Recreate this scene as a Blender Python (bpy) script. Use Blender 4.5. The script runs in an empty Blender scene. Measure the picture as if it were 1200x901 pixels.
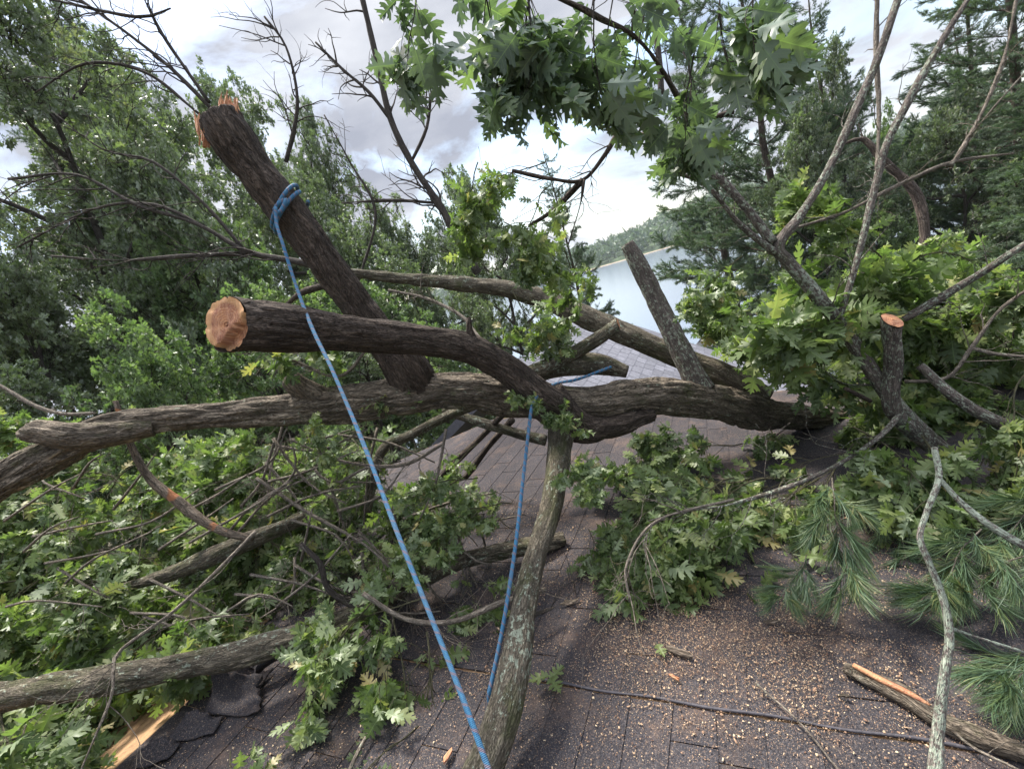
import bpy, math, random
import numpy as np
from mathutils import Vector, Matrix
rad = math.radians
random.seed(7)
S = bpy.context.scene
COL = S.collection

# ------------------------------------------------------------------ camera
F = 550.0                                   # focal length in pixels of a 1200 px wide frame
PITCH, ROLL = rad(12.0), rad(17.0)
fwd = np.array([0, math.cos(PITCH), -math.sin(PITCH)])
r0 = np.array([1.0, 0, 0]); u0 = np.array([0, math.sin(PITCH), math.cos(PITCH)])
rgt = math.cos(ROLL)*r0 - math.sin(ROLL)*u0
upc = math.sin(ROLL)*r0 + math.cos(ROLL)*u0
cam = bpy.data.cameras.new('camera'); co = bpy.data.objects.new('camera', cam); COL.objects.link(co)
cam.sensor_width = 36; cam.lens = 36*F/1200; cam.clip_start = .05; cam.clip_end = 5000
m = Matrix.Identity(4)
for i in range(3):
    m[i][0], m[i][1], m[i][2] = rgt[i], upc[i], -fwd[i]
co.matrix_world = m
S.camera = co
# ------------------------------------------------------------------ sky and sun
SUN_EL, SUN_AZ = rad(60), rad(-28)           # azimuth clockwise from +Y
S.world = bpy.data.worlds.new('World'); S.world.use_nodes = True
nt = S.world.node_tree; nt.nodes.clear(); N = nt.nodes.new; Lk = nt.links.new
out = N('ShaderNodeOutputWorld'); bg = N('ShaderNodeBackground'); bg.inputs[1].default_value = .15
sky = N('ShaderNodeTexSky'); sky.sky_type = 'NISHITA'; sky.sun_disc = False
sky.sun_elevation = SUN_EL; sky.sun_rotation = SUN_AZ; sky.air_density = 1.2; sky.dust_density = 1.5
tc = N('ShaderNodeTexCoord'); mp = N('ShaderNodeMapping'); mp.inputs['Scale'].default_value = (1.0, 1.0, 2.4)
mp.inputs['Location'].default_value = (.35, .1, .25)
n1 = N('ShaderNodeTexNoise'); n1.inputs['Scale'].default_value = 2.3; n1.inputs['Detail'].default_value = 8; n1.inputs['Roughness'].default_value = .55
n1.inputs['Distortion'].default_value = .4
cr = N('ShaderNodeValToRGB'); e = cr.color_ramp.elements; e[0].position = .40; e[0].color = (.15,)*3+(1,); e[1].position = .52; e[1].color = (1, 1, 1, 1)
n2 = N('ShaderNodeTexNoise'); n2.inputs['Scale'].default_value = 3.4; n2.inputs['Detail'].default_value = 6
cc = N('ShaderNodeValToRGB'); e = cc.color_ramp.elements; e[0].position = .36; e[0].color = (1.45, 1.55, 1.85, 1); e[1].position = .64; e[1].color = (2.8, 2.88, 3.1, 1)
mx = N('ShaderNodeMix'); mx.data_type = 'RGBA'
Lk(tc.outputs['Generated'], mp.inputs[0]); Lk(mp.outputs[0], n1.inputs[0]); Lk(mp.outputs[0], n2.inputs[0])
Lk(n1.outputs[0], cr.inputs[0]); Lk(n2.outputs[0], cc.inputs[0])
sz = N('ShaderNodeSeparateXYZ'); Lk(tc.outputs['Generated'], sz.inputs[0])       # clouds brighten towards the zenith, boosted above the view to add fill light
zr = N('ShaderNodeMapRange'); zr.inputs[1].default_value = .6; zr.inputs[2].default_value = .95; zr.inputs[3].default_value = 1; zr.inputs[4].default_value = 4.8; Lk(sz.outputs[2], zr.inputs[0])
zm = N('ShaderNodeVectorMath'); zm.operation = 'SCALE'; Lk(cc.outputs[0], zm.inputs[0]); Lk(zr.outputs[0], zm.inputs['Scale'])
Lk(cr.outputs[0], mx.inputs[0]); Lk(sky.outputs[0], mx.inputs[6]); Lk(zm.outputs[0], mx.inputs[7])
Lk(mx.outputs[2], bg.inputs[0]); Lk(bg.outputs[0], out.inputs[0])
sl = bpy.data.lights.new('sun', 'SUN'); sl.energy = 4.6; sl.angle = rad(10); sl.color = (1, .95, .87)
so = bpy.data.objects.new('sun', sl); COL.objects.link(so)
sd = Vector((math.sin(SUN_AZ)*math.cos(SUN_EL), math.cos(SUN_AZ)*math.cos(SUN_EL), math.sin(SUN_EL)))
so.rotation_euler = sd.to_track_quat('Z', 'Y').to_euler()
S.view_settings.view_transform = 'Standard'; S.view_settings.look = 'None'; S.view_settings.gamma = 1
S.view_settings.use_curve_mapping = False; S.view_settings.exposure = 1.12
S.cycles.use_denoising = True
S.cycles.max_bounces = 6; S.cycles.diffuse_bounces = 3; S.cycles.glossy_bounces = 2; S.cycles.transmission_bounces = 3
S.cycles.caustics_reflective = False; S.cycles.caustics_refractive = False; S.cycles.sample_clamp_indirect = 6

# ------------------------------------------------------------------ maths helpers
def ray(px, py):
    return rgt*(px-600)/F + upc*(450.5-py)/F + fwd
def P(px, py, d):
    return ray(px, py)*d
def unit(v):
    v = np.asarray(v, float); return v/ (np.linalg.norm(v)+1e-12)
_rs = np.random.RandomState(11); _T = _rs.rand(4096)
def vn(p):                                   # value noise -1..1 for an (n,3) array
    p = np.asarray(p, float); i = np.floor(p).astype(int); f = p-i; f = f*f*(3-2*f)
    def h(a, b, c): return _T[(a*73+b*179+c*283+((a*b) ^ (c*37))) & 4095]
    x, y, z = i[:, 0], i[:, 1], i[:, 2]; fx, fy, fz = f[:, 0], f[:, 1], f[:, 2]
    def l(a, b, t): return a+(b-a)*t
    v = l(l(l(h(x, y, z), h(x+1, y, z), fx), l(h(x, y+1, z), h(x+1, y+1, z), fx), fy),
          l(l(h(x, y, z+1), h(x+1, y, z+1), fx), l(h(x, y+1, z+1), h(x+1, y+1, z+1), fx), fy), fz)
    return v*2-1
# roof plane: courses run towards the vanishing point (832,254); a joint line seen from (620,797) to (1200,890)
A = ray(832, 254); A[2] = 0; A = unit(A)
mline = np.cross(ray(620, 797), ray(1200, 890)); B = unit(np.cross(mline, A))
if B @ rgt < 0: B = -B
NR = np.cross(B, A); NR = unit(NR if NR[2] > 0 else -NR)
HC = 1.4
RO = -NR*HC                                  # foot of the camera on the roof
def onroof(px, py, off=0.):
    r = ray(px, py); return r*(-(HC-off)/(r @ NR))
def ab(p):
    q = p-RO; return q @ A, q @ B
def rp(a, b, off=0.): return RO + A*a + B*b + NR*off

# ------------------------------------------------------------------ object helpers
def mesh(name, V, T=None, Q=None, attrs=None, mats=None, smooth=False, mi=None):
    V = np.asarray(V, np.float32); me = bpy.data.meshes.new(name)
    T = np.zeros((0, 3), int) if T is None else np.asarray(T, int).reshape(-1, 3)
    Q = np.zeros((0, 4), int) if Q is None else np.asarray(Q, int).reshape(-1, 4)
    nT, nQ = len(T), len(Q)
    me.vertices.add(len(V)); me.vertices.foreach_set('co', V.ravel())
    me.loops.add(nT*3+nQ*4); me.loops.foreach_set('vertex_index', np.concatenate([T.ravel(), Q.ravel()]).astype(np.int32))
    me.polygons.add(nT+nQ)
    st = np.concatenate([np.arange(nT)*3, nT*3+np.arange(nQ)*4]).astype(np.int32)
    me.polygons.foreach_set('loop_start', st)
    if smooth: me.polygons.foreach_set('use_smooth', np.ones(nT+nQ, bool))
    for mt in (mats or []): me.materials.append(mt)
    if mi is not None: me.polygons.foreach_set('material_index', np.asarray(mi, np.int32))
    me.update(calc_edges=True)
    for k, v in (attrs or {}).items():
        at = me.attributes.new(k, 'FLOAT_VECTOR', 'POINT'); at.data.foreach_set('vector', np.asarray(v, np.float32).ravel())
    return me
def link(name, me, parent=None):
    o = bpy.data.objects.new(name, me); COL.objects.link(o)
    if parent is not None:
        o.parent = parent; o.matrix_parent_inverse = Matrix.Identity(4)
        root = parent
        mw = Matrix.Identity(4)
        ch = []
        while root is not None: ch.append(root); root = root.parent
        for c in reversed(ch): mw = mw @ c.matrix_basis
        o.matrix_basis = mw.inverted()          # mesh data is in world coordinates
    return o
def tag(o, label=None, cat=None, group=None, kind=None):
    if label: o['label'] = label
    if cat: o['category'] = cat
    if group: o['group'] = group
    if kind: o['kind'] = kind
    return o
def thing(name, label, cat, loc, group=None):
    o = bpy.data.objects.new(name, None); COL.objects.link(o); o.location = Vector(loc); o.empty_display_size = .1
    return tag(o, label, cat, group)
def copy_tree(o, parent=None):
    c = o.copy(); COL.objects.link(c); c.parent = parent
    for ch in list(o.children): copy_tree(ch, c)
    return c
class MB:                                     # collects verts / tris / quads / bark coords
    def __init__(s): s.V = []; s.T = []; s.Q = []; s.K = []; s.n = 0
    def add(s, V, T=None, Q=None, K=None):
        V = np.asarray(V, float)
        s.V.append(V); s.K.append(np.zeros_like(V) if K is None else K)
        if T is not None and len(T): s.T.append(np.asarray(T)+s.n)
        if Q is not None and len(Q): s.Q.append(np.asarray(Q)+s.n)
        s.n += len(V)
    def build(s, name, mat, parent=None, smooth=True, kname='bk'):
        me = mesh(name, np.concatenate(s.V), np.concatenate(s.T) if s.T else None, np.concatenate(s.Q) if s.Q else None,
                  {kname: np.concatenate(s.K)}, [mat], smooth)
        if not smooth: me.polygons.foreach_set('use_smooth', np.zeros(len(me.polygons), bool)); me.update()
        return link(name, me, parent)

def spline(C, step):
    C = np.asarray(C, float); n = len(C)
    if n == 2: C = np.array([C[0], (C[0]+C[1])/2, C[1]]); n = 3
    E = np.vstack([2*C[0]-C[1], C, 2*C[-1]-C[-2]]); outp = []
    for i in range(n-1):
        p0, p1, p2, p3 = E[i:i+4]; k = max(2, int(np.linalg.norm((p2-p1)[:3])/step))
        t = (np.arange(k)/k)[:, None]
        outp.append(.5*((2*p1)+(p2-p0)*t+(2*p0-5*p1+4*p2-p3)*t*t+(3*p1-p0-3*p2+p3)*t**3))
    outp.append(C[-1:]); return np.vstack(outp)
def frames(Pn):
    D = np.gradient(Pn, axis=0); D /= np.linalg.norm(D, axis=1)[:, None]+1e-12
    X = np.zeros_like(D); a = np.array([0, 0, 1.]) if abs(D[0][2]) < .9 else np.array([1., 0, 0])
    x = unit(a-D[0]*(a @ D[0]))
    for i in range(len(D)):
        x = unit(x-D[i]*(x @ D[i])); X[i] = x
    return D, X, np.cross(D, X)
def tube(mb, C, seg=12, step=.03, bark=0., seed=0, lump=0., cut=None, round_end=False, cap0=True):
    """C rows x,y,z,r -> tube. cut = normal of a flat saw cut at the first point; returns ring of that end"""
    S_ = spline(C, step); Pn, Rr = S_[:, :3], np.maximum(S_[:, 3], .0008); D, X, Y = frames(Pn)
    s = np.concatenate([[0], np.cumsum(np.linalg.norm(np.diff(Pn, axis=0), axis=1))])
    th = np.arange(seg)/seg*2*math.pi; c, n_ = np.cos(th), np.sin(th)
    rr = np.repeat(Rr[:, None], seg, 1)
    K = np.stack([rr*c, rr*n_, np.repeat(s[:, None], seg, 1)], -1).reshape(-1, 3)
    if round_end:
        L = s; e = Rr[0]*.9; f = np.where(L < e, np.sqrt(np.clip(1-(1-L/e)**2, .02, 1)), 1)
        rr = rr*f[:, None]
    d = np.zeros(len(K))
    if bark:
        w = K*[38, 38, 7]+seed; w2 = K*[80, 80, 16]+seed+31
        d += bark*1.3*(np.minimum(np.abs(vn(w)+.35*vn(w2)), .45)/.45-1)
        d += bark*.5*vn(K*[14, 14, 6]+seed+5)
    if lump: d += lump*vn(K*[5, 5, 3.3]+seed+77)+lump*.5*vn(K*[11, 11, 8]+seed+97)
    rr = rr+d.reshape(len(Pn), seg)
    V = Pn[:, None, :]+rr[..., None]*(c[None, :, None]*X[:, None, :]+n_[None, :, None]*Y[:, None, :])
    if cut is not None:
        cn = unit(cut); o = Pn[0]
        for k in range(len(Pn)):
            dist = (V[k]-o) @ cn; den = D[k] @ cn; over = dist*(-1 if den < 0 else 1) < 0
            t = np.where(over | (k == 0), -dist/den, 0); V[k] += t[:, None]*D[k]
    n = len(Pn); V = V.reshape(-1, 3)
    i = np.arange((n-1)*seg); j = i//seg*seg+(i+1) % seg
    Q = np.stack([i, j, j+seg, i+seg], 1)
    T = []
    Vl = [V]; Kl = [K]; nv = len(V)
    for e, on in ((0, cap0), (n-1, True)):
        if not on: continue
        Vl.append((Pn[e]+(0 if e else 0))[None]); Kl.append(np.array([[0, 0, s[e]]]))
        a = np.arange(seg)+e*seg; b = (np.arange(seg)+1) % seg+e*seg
        T.append(np.stack([b, a, np.full(seg, nv)], 1) if e == 0 else np.stack([a, b, np.full(seg, nv)], 1)); nv += 1
    mb.add(np.vstack(Vl), np.concatenate(T) if T else None, Q, np.vstack(Kl))
    return V[:seg]
def pxs(L):                                   # rows (px,py,width_px,depth) -> x,y,z,r
    return np.array([list(P(a, b, d))+[w*d/F/2*.88*(1+((a-600)/F)**2)**-.2] for a, b, w, d in L])

# ------------------------------------------------------------------ materials
def newmat(name):
    m = bpy.data.materials.new(name); m.use_nodes = True; t = m.node_tree; t.nodes.clear()
    o = t.nodes.new('ShaderNodeOutputMaterial'); p = t.nodes.new('ShaderNodeBsdfPrincipled')
    t.links.new(p.outputs[0], o.inputs[0]); return m, t, p, o
def nd(t, typ, **kw):
    n = t.nodes.new(typ)
    for k, v in kw.items():
        if k in n.inputs: n.inputs[k].default_value = v
        else: setattr(n, k, v)
    return n
def attr(t, name):
    return nd(t, 'ShaderNodeAttribute', attribute_name=name).outputs['Vector']
def mapped(t, src, sc, loc=(0, 0, 0)):
    m = nd(t, 'ShaderNodeMapping'); m.inputs['Scale'].default_value = sc; m.inputs['Location'].default_value = loc
    t.links.new(src, m.inputs[0]); return m.outputs[0]
def noise(t, vec, scale, detail=4, rough=.55, dist=0.):
    n = nd(t, 'ShaderNodeTexNoise', Scale=scale, Detail=detail, Roughness=rough, Distortion=dist)
    t.links.new(vec, n.inputs['Vector']); return n.outputs[0]
def ramp(t, fac, stops, interp='LINEAR'):
    r = nd(t, 'ShaderNodeValToRGB'); el = r.color_ramp.elements; r.color_ramp.interpolation = interp
    while len(el) < len(stops): el.new(.5)
    for i, (p, c) in enumerate(stops):
        el[i].position = p; el[i].color = tuple(c)+(1,) if not isinstance(c, (int, float)) else (c, c, c, 1)
    t.links.new(fac, r.inputs[0]); return r.outputs[0]
def mixc(t, f, a, b, mode='MIX'):
    m = nd(t, 'ShaderNodeMix', data_type='RGBA', blend_type=mode)
    for i, v in ((0, f), (6, a), (7, b)):
        if hasattr(v, 'links'): t.links.new(v, m.inputs[i])
        elif i == 0: m.inputs[0].default_value = v
        else: m.inputs[i].default_value = tuple(v)+(1,)
    return m.outputs[2]
def math_(t, op, a, b=0.):
    m = nd(t, 'ShaderNodeMath', operation=op)
    for i, v in enumerate((a, b)):
        if hasattr(v, 'links'): t.links.new(v, m.inputs[i])
        else: m.inputs[i].default_value = v
    return m.outputs[0]
def bump(t, p, h, strength=.6, dist=.01):
    b = nd(t, 'ShaderNodeBump', Strength=strength, Distance=dist); t.links.new(h, b.inputs['Height']); t.links.new(b.outputs[0], p.inputs['Normal'])

def bark_mat(name, dark, mid, light, lichen=.0, moss=.0, scale=1., peel=0.):
    m, t, p, o = newmat(name); v = attr(t, 'bk')
    st = noise(t, mapped(t, v, (60*scale, 60*scale, 10*scale)), 1., 6, .65, .5)
    fi = noise(t, mapped(t, v, (220*scale, 220*scale, 90*scale)), 1., 4, .6)
    lg = noise(t, mapped(t, v, (6, 6, 3)), 1., 3)
    rd = noise(t, mapped(t, v, (34*scale, 34*scale, 6*scale), (4, 4, 4)), 1., 3, .55, .9)
    ri = math_(t, 'ABSOLUTE', math_(t, 'SUBTRACT', rd, .5)); ri2 = math_(t, 'ABSOLUTE', math_(t, 'SUBTRACT', noise(t, mapped(t, v, (85*scale, 85*scale, 22*scale), (9, 1, 4)), 1., 3, .6, .7), .5))
    fis = math_(t, 'MULTIPLY', ramp(t, ri, [(.0, 0.), (.075, 1.)]), ramp(t, ri2, [(.0, .35), (.05, 1.)]))
    c = ramp(t, st, [(.32, dark), (.5, mid), (.68, light)])
    c = mixc(t, 1., c, ramp(t, fis, [(0, .22), (1, 1.12)]), 'MULTIPLY')
    c = mixc(t, .35, c, ramp(t, fi, [(.3, (.02, .016, .012)), (.7, tuple(min(1, x*1.6) for x in light))]))
    c = mixc(t, 1., c, ramp(t, noise(t, mapped(t, v, (11, 11, 7)), 1., 5, .7), [(.3, .6), (.7, 1.4)]), 'MULTIPLY')
    if moss:
        c = mixc(t, ramp(t, noise(t, mapped(t, v, (9, 9, 5), (3, 1, 2)), 1., 5, .7), [(.62-moss*.3, 0.), (.74-moss*.2, .75)]), c, (.075, .085, .03))
    if lichen:
        a = noise(t, mapped(t, v, (42*scale, 42*scale, 30*scale), (7, 3, 5)), 1., 5, .75)
        b = noise(t, mapped(t, v, (7, 7, 3), (1, 9, 4)), 1., 2)
        k = math_(t, 'ADD', math_(t, 'MULTIPLY', a, .75), math_(t, 'MULTIPLY', b, .25))
        c = mixc(t, ramp(t, k, [(.645-lichen*.16, 0.), (.68-lichen*.16, .9)]), c, (.34, .38, .29))
    if peel:
        c = mixc(t, ramp(t, noise(t, mapped(t, v, (5, 5, 7), (2, 8, 1)), 1., 3), [(.60, 0.), (.63, .9)]), c, (.42, .17, .075))
    t.links.new(c, p.inputs['Base Color']); p.inputs['Roughness'].default_value = .9; p.inputs['Specular IOR Level'].default_value = .25
    h = math_(t, 'ADD', math_(t, 'MULTIPLY', fis, .9), math_(t, 'ADD', math_(t, 'MULTIPLY', st, .5), math_(t, 'MULTIPLY', fi, .4))); bump(t, p, h, 1., .011/scale)
    return m
M = {}
M['bark'] = bark_mat('oak_bark', (.045, .032, .022), (.125, .096, .070), (.29, .24, .18), .28, .22)
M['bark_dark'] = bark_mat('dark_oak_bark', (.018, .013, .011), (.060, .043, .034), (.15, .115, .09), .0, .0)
M['bark_moss'] = bark_mat('mossy_bark', (.035, .027, .019), (.105, .085, .060), (.24, .205, .15), .50, .32, 1.3)
M['bark_lichen'] = bark_mat('lichen_bark', (.035, .026, .022), (.11, .085, .072), (.26, .22, .19), .75, .2, 1.8)
M['bark_peel'] = bark_mat('peeled_bark', (.05, .035, .025), (.16, .12, .09), (.30, .24, .18), .2, 0, 1.6, 1.)
M['bark_pale'] = bark_mat('pale_lichen_bark', (.06, .05, .04), (.17, .14, .115), (.32, .28, .24), 1.05, 0, 1.9)
M['twig'] = bark_mat('twig_bark', (.09, .072, .056), (.19, .155, .12), (.34, .29, .235), .35, 0, 2.2)
M['twig_dark'] = bark_mat('dark_twig_bark', (.025, .02, .017), (.06, .05, .042), (.12, .10, .085), .2, 0, 2.)
M['stem'] = bark_mat('green_stem_bark', (.05, .045, .025), (.10, .095, .05), (.17, .16, .09), 0, 0, 2.)
M['pine_bark'] = bark_mat('pine_bark', (.04, .03, .025), (.10, .07, .055), (.19, .15, .12), 0, 0, .7)

def wood_mat(name, rings=True):
    m, t, p, o = newmat(name); v = attr(t, 'bk')
    s = nd(t, 'ShaderNodeSeparateXYZ'); t.links.new(v, s.inputs[0])
    r = math_(t, 'SQRT', math_(t, 'ADD', math_(t, 'MULTIPLY', s.outputs[0], s.outputs[0]), math_(t, 'MULTIPLY', s.outputs[1], s.outputs[1])))
    nz = noise(t, v, 35, 5, .6)
    w = math_(t, 'SINE', math_(t, 'ADD', math_(t, 'MULTIPLY', r, 750.), math_(t, 'MULTIPLY', nz, 9.)))
    w = math_(t, 'ADD', math_(t, 'MULTIPLY', w, .5), .5)
    c = ramp(t, w, [(0, (.38, .15, .065)), (1, (.52, .25, .115))])
    c = mixc(t, ramp(t, noise(t, v, 22, 5, .65), [(.42, 0.), (.6, .8)]), c, (.24, .085, .05))
    c = mixc(t, ramp(t, noise(t, mapped(t, v, (14, 60, 14), (5, 5, 5)), 1., 5, .7), [(.5, 0.), (.68, .7)]), c, (.56, .30, .17))
    c = mixc(t, ramp(t, math_(t, 'ADD', r, math_(t, 'MULTIPLY', nz, .02)), [(.075, 0.), (.088, .8)]), c, (.62, .34, .15))
    saw = noise(t, mapped(t, v, (8, 260, 8)), 1., 2); c = mixc(t, 1., c, ramp(t, saw, [(.3, .78), (.7, 1.15)]), 'MULTIPLY')
    c = mixc(t, ramp(t, noise(t, v, 160, 3), [(.5, 0.), (.75, .5)]), c, (.62, .40, .25))
    t.links.new(c, p.inputs['Base Color']); p.inputs['Roughness'].default_value = .8
    bump(t, p, math_(t, 'ADD', nz, noise(t, v, 260, 3)), .8, .004); return m
M['wood'] = wood_mat('cut_oak_wood')
def plain(name, col, rough=.7, nscale=30., var=.25, spec=.3, obj=True):
    m, t, p, o = newmat(name); tcn = nd(t, 'ShaderNodeTexCoord'); f = noise(t, tcn.outputs['Object'], nscale, 5, .65)
    c = ramp(t, f, [(.3, tuple(x*(1-var) for x in col)), (.7, tuple(min(1, x*(1+var)) for x in col))])
    t.links.new(c, p.inputs['Base Color']); p.inputs['Roughness'].default_value = rough; p.inputs['Specular IOR Level'].default_value = spec
    bump(t, p, f, .4, .01); return m
def leaf_mat(name, stops, back, trans=.3, rough=.42, veins=True):
    m, t, p, o = newmat(name); v = attr(t, 'lf'); s = nd(t, 'ShaderNodeSeparateXYZ'); t.links.new(v, s.inputs[0])
    c = ramp(t, s.outputs[2], stops)
    if veins:
        ax = math_(t, 'ABSOLUTE', s.outputs[0])
        mid = math_(t, 'LESS_THAN', ax, .010)
        fr = math_(t, 'FRACT', math_(t, 'MULTIPLY', math_(t, 'SUBTRACT', s.outputs[1], math_(t, 'MULTIPLY', ax, .75)), 6.2))
        sv = math_(t, 'MULTIPLY', math_(t, 'LESS_THAN', fr, .09), .5)
        c = mixc(t, math_(t, 'MULTIPLY', math_(t, 'MAXIMUM', mid, sv), .55), c, (.22, .30, .12))
    g = nd(t, 'ShaderNodeNewGeometry')
    c2 = mixc(t, g.outputs['Backfacing'], c, back)
    t.links.new(c2, p.inputs['Base Color']); p.inputs['Roughness'].default_value = rough; p.inputs['Specular IOR Level'].default_value = .5
    tr = nd(t, 'ShaderNodeBsdfTranslucent'); t.links.new(mixc(t, 1., c, (1.5, 1.8, .85), 'MULTIPLY'), tr.inputs[0])
    mxs = nd(t, 'ShaderNodeMixShader'); mxs.inputs[0].default_value = trans
    t.links.new(p.outputs[0], mxs.inputs[1]); t.links.new(tr.outputs[0], mxs.inputs[2]); t.links.new(mxs.outputs[0], o.inputs[0]); return m
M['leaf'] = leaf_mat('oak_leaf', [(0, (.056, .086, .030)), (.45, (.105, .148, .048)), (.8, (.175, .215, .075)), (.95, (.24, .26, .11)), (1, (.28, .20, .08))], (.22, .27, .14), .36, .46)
M['leaf_top'] = leaf_mat('shade_tinted_oak_leaf', [(0, (.070, .098, .068)), (.6, (.098, .135, .085)), (1, (.14, .18, .09))], (.17, .22, .16), .32)  # overhead oak leaves, with shade and haze put into a greyer green
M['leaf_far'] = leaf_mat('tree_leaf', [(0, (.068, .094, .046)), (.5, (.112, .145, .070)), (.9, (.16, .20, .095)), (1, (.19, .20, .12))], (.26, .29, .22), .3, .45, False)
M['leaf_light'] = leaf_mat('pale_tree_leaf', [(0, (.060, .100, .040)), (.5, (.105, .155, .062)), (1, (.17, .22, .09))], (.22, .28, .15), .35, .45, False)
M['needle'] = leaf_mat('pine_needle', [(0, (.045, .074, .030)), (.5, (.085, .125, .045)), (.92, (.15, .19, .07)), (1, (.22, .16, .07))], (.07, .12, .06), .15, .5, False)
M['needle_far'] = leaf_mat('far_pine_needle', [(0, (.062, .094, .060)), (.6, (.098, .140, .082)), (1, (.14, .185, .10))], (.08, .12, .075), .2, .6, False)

# ------------------------------------------------------------------ leaves
def leaf_template(q):
    V = []; Tt = []; 
    def v(x, y): V.append((x, y)); return len(V)-1
    if q == 'hi':
        sp = [0, .14, .34, .55, .74]; sx = [.025, .05, .055, .06, .05]; sy = [.03, .17, .37, .58, .77]
        tips = [[(.13, .05), (.21, .13), (.15, .17)], [(.22, .20), (.34, .30), (.30, .345), (.20, .33)],
                [(.26, .42), (.42, .56), (.40, .62), (.30, .60), (.27, .66), (.20, .58)], [(.17, .66), (.33, .84), (.22, .81), (.20, .87), (.12, .79)]]
    elif q == 'mid':
        sp = [0, .18, .42, .70]; sx = [.025, .06, .06, .055]; sy = [.03, .2, .45, .73]
        tips = [[(.25, .20)], [(.39, .40), (.30, .46)], [(.36, .74), (.24, .72)]]
    else:
        sp = [0, .35, .70]; sx = [.03, .08, .07]; sy = [.03, .36, .72]; tips = [[(.30, .30)], [(.37, .68)]]
    for sgn in (1, -1):
        SP = [v(0, y) for y in sp]; SS = [v(sgn*x, y) for x, y in zip(sx, sy)]
        for i, tp in enumerate(tips):
            ti = [v(sgn*x, y) for x, y in tp]
            chain = [SS[i]]+ti+[SS[i+1]]
            if len(ti) == 1: Tt.append((SS[i], ti[0], SS[i+1]))
            else:
                c = v(sgn*(sx[i]+sx[i+1])*.75, (sy[i]+sy[i+1])/2+.01)
                for a, b in zip(chain[:-1], chain[1:]): Tt.append((c, a, b))
                Tt.append((c, SS[i+1], SS[i]))
            Tt += [(SP[i], SS[i], SS[i+1]), (SP[i], SS[i+1], SP[i+1])]
        e = v(0, 1.0)
        if q == 'hi':
            a = v(sgn*.13, .91); b = v(sgn*.05, .90)
            Tt += [(SP[-1], SS[-1], b), (SS[-1], a, b), (SP[-1], b, e)]
        else: Tt += [(SP[-1], SS[-1], e)]
    if q != 'lo':
        a, b, c, d = v(-.008, -.2), v(.008, -.2), v(.01, .02), v(-.01, .02); Tt += [(a, b, c), (a, c, d)]
    V = np.array(V); T = np.array(Tt)
    for k in range(len(T)):                    # one winding
        a, b, c = V[T[k]]
        if np.cross(b-a, c-a) < 0: T[k] = T[k][::-1]
    z = .28*np.abs(V[:, 0])-.22*(V[:, 1]-.3)**2*np.sign(V[:, 1]-.3)+.10*np.sin(V[:, 1]*9)*np.abs(V[:, 0])*2.5
    return np.column_stack([V, z]), T
LT = {q: leaf_template(q) for q in ('hi', 'mid', 'lo')}
def needle_template(n, width, spread, rng, curve=.1):
    V = []; Tt = []
    for i in range(n):
        a = rng.uniform(0, 6.28); s = abs(rng.normal(0, spread)); l = rng.uniform(.75, 1.05); y0 = rng.uniform(-.35, .15)
        d = unit([math.cos(a)*math.sin(s), math.cos(s), math.sin(a)*math.sin(s)]); side = unit(np.cross(d, rng.normal(size=3)))*width/2
        b = np.array([0, y0, 0]); k = len(V); mid = b+d*l*.55; tip = b+d*l+np.array([0, 0, -curve])*l
        V += [b-side, b+side, mid-side, mid+side, tip]; Tt += [(k, k+1, k+3), (k, k+3, k+2), (k+2, k+3, k+4)]
    return np.array(V), np.array(Tt)
_r = np.random.RandomState(3)
LT['ndl_near'] = needle_template(46, .016, .36, _r, .16)
LT['ndl_far'] = needle_template(16, .06, .55, _r)
def lframe(d, up, size, rng, curl=None):
    d = unit(d); n = unit(up-d*(up @ d)); x = np.cross(d, n)
    return np.column_stack([x*size*rng.uniform(.55, 1.08), d*size, n*size*(rng.uniform(-.6, 2.1) if curl is None else curl)])
def bake_leaves(R, Pp, q, rng, rnd=None):
    """R (n,3,3), Pp (n,3)"""
    V0, T0 = LT[q]; R = np.asarray(R); Pp = np.asarray(Pp); n = len(R)
    V = np.einsum('nij,vj->nvi', R, V0)+Pp[:, None, :]
    T = T0[None]+(np.arange(n)*len(V0))[:, None, None]
    if rnd is None: rnd = rng.rand(n)
    at = np.zeros((n, len(V0), 3)); at[..., 0] = V0[None, :, 0]; at[..., 1] = V0[None, :, 1]; at[..., 2] = np.asarray(rnd)[:, None]
    return V.reshape(-1, 3), T.reshape(-1, 3), at.reshape(-1, 3)
def rot_about(v, ax, a):
    ax = unit(ax); return v*math.cos(a)+np.cross(ax, v)*math.sin(a)+ax*(ax @ v)*(1-math.cos(a))

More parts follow.
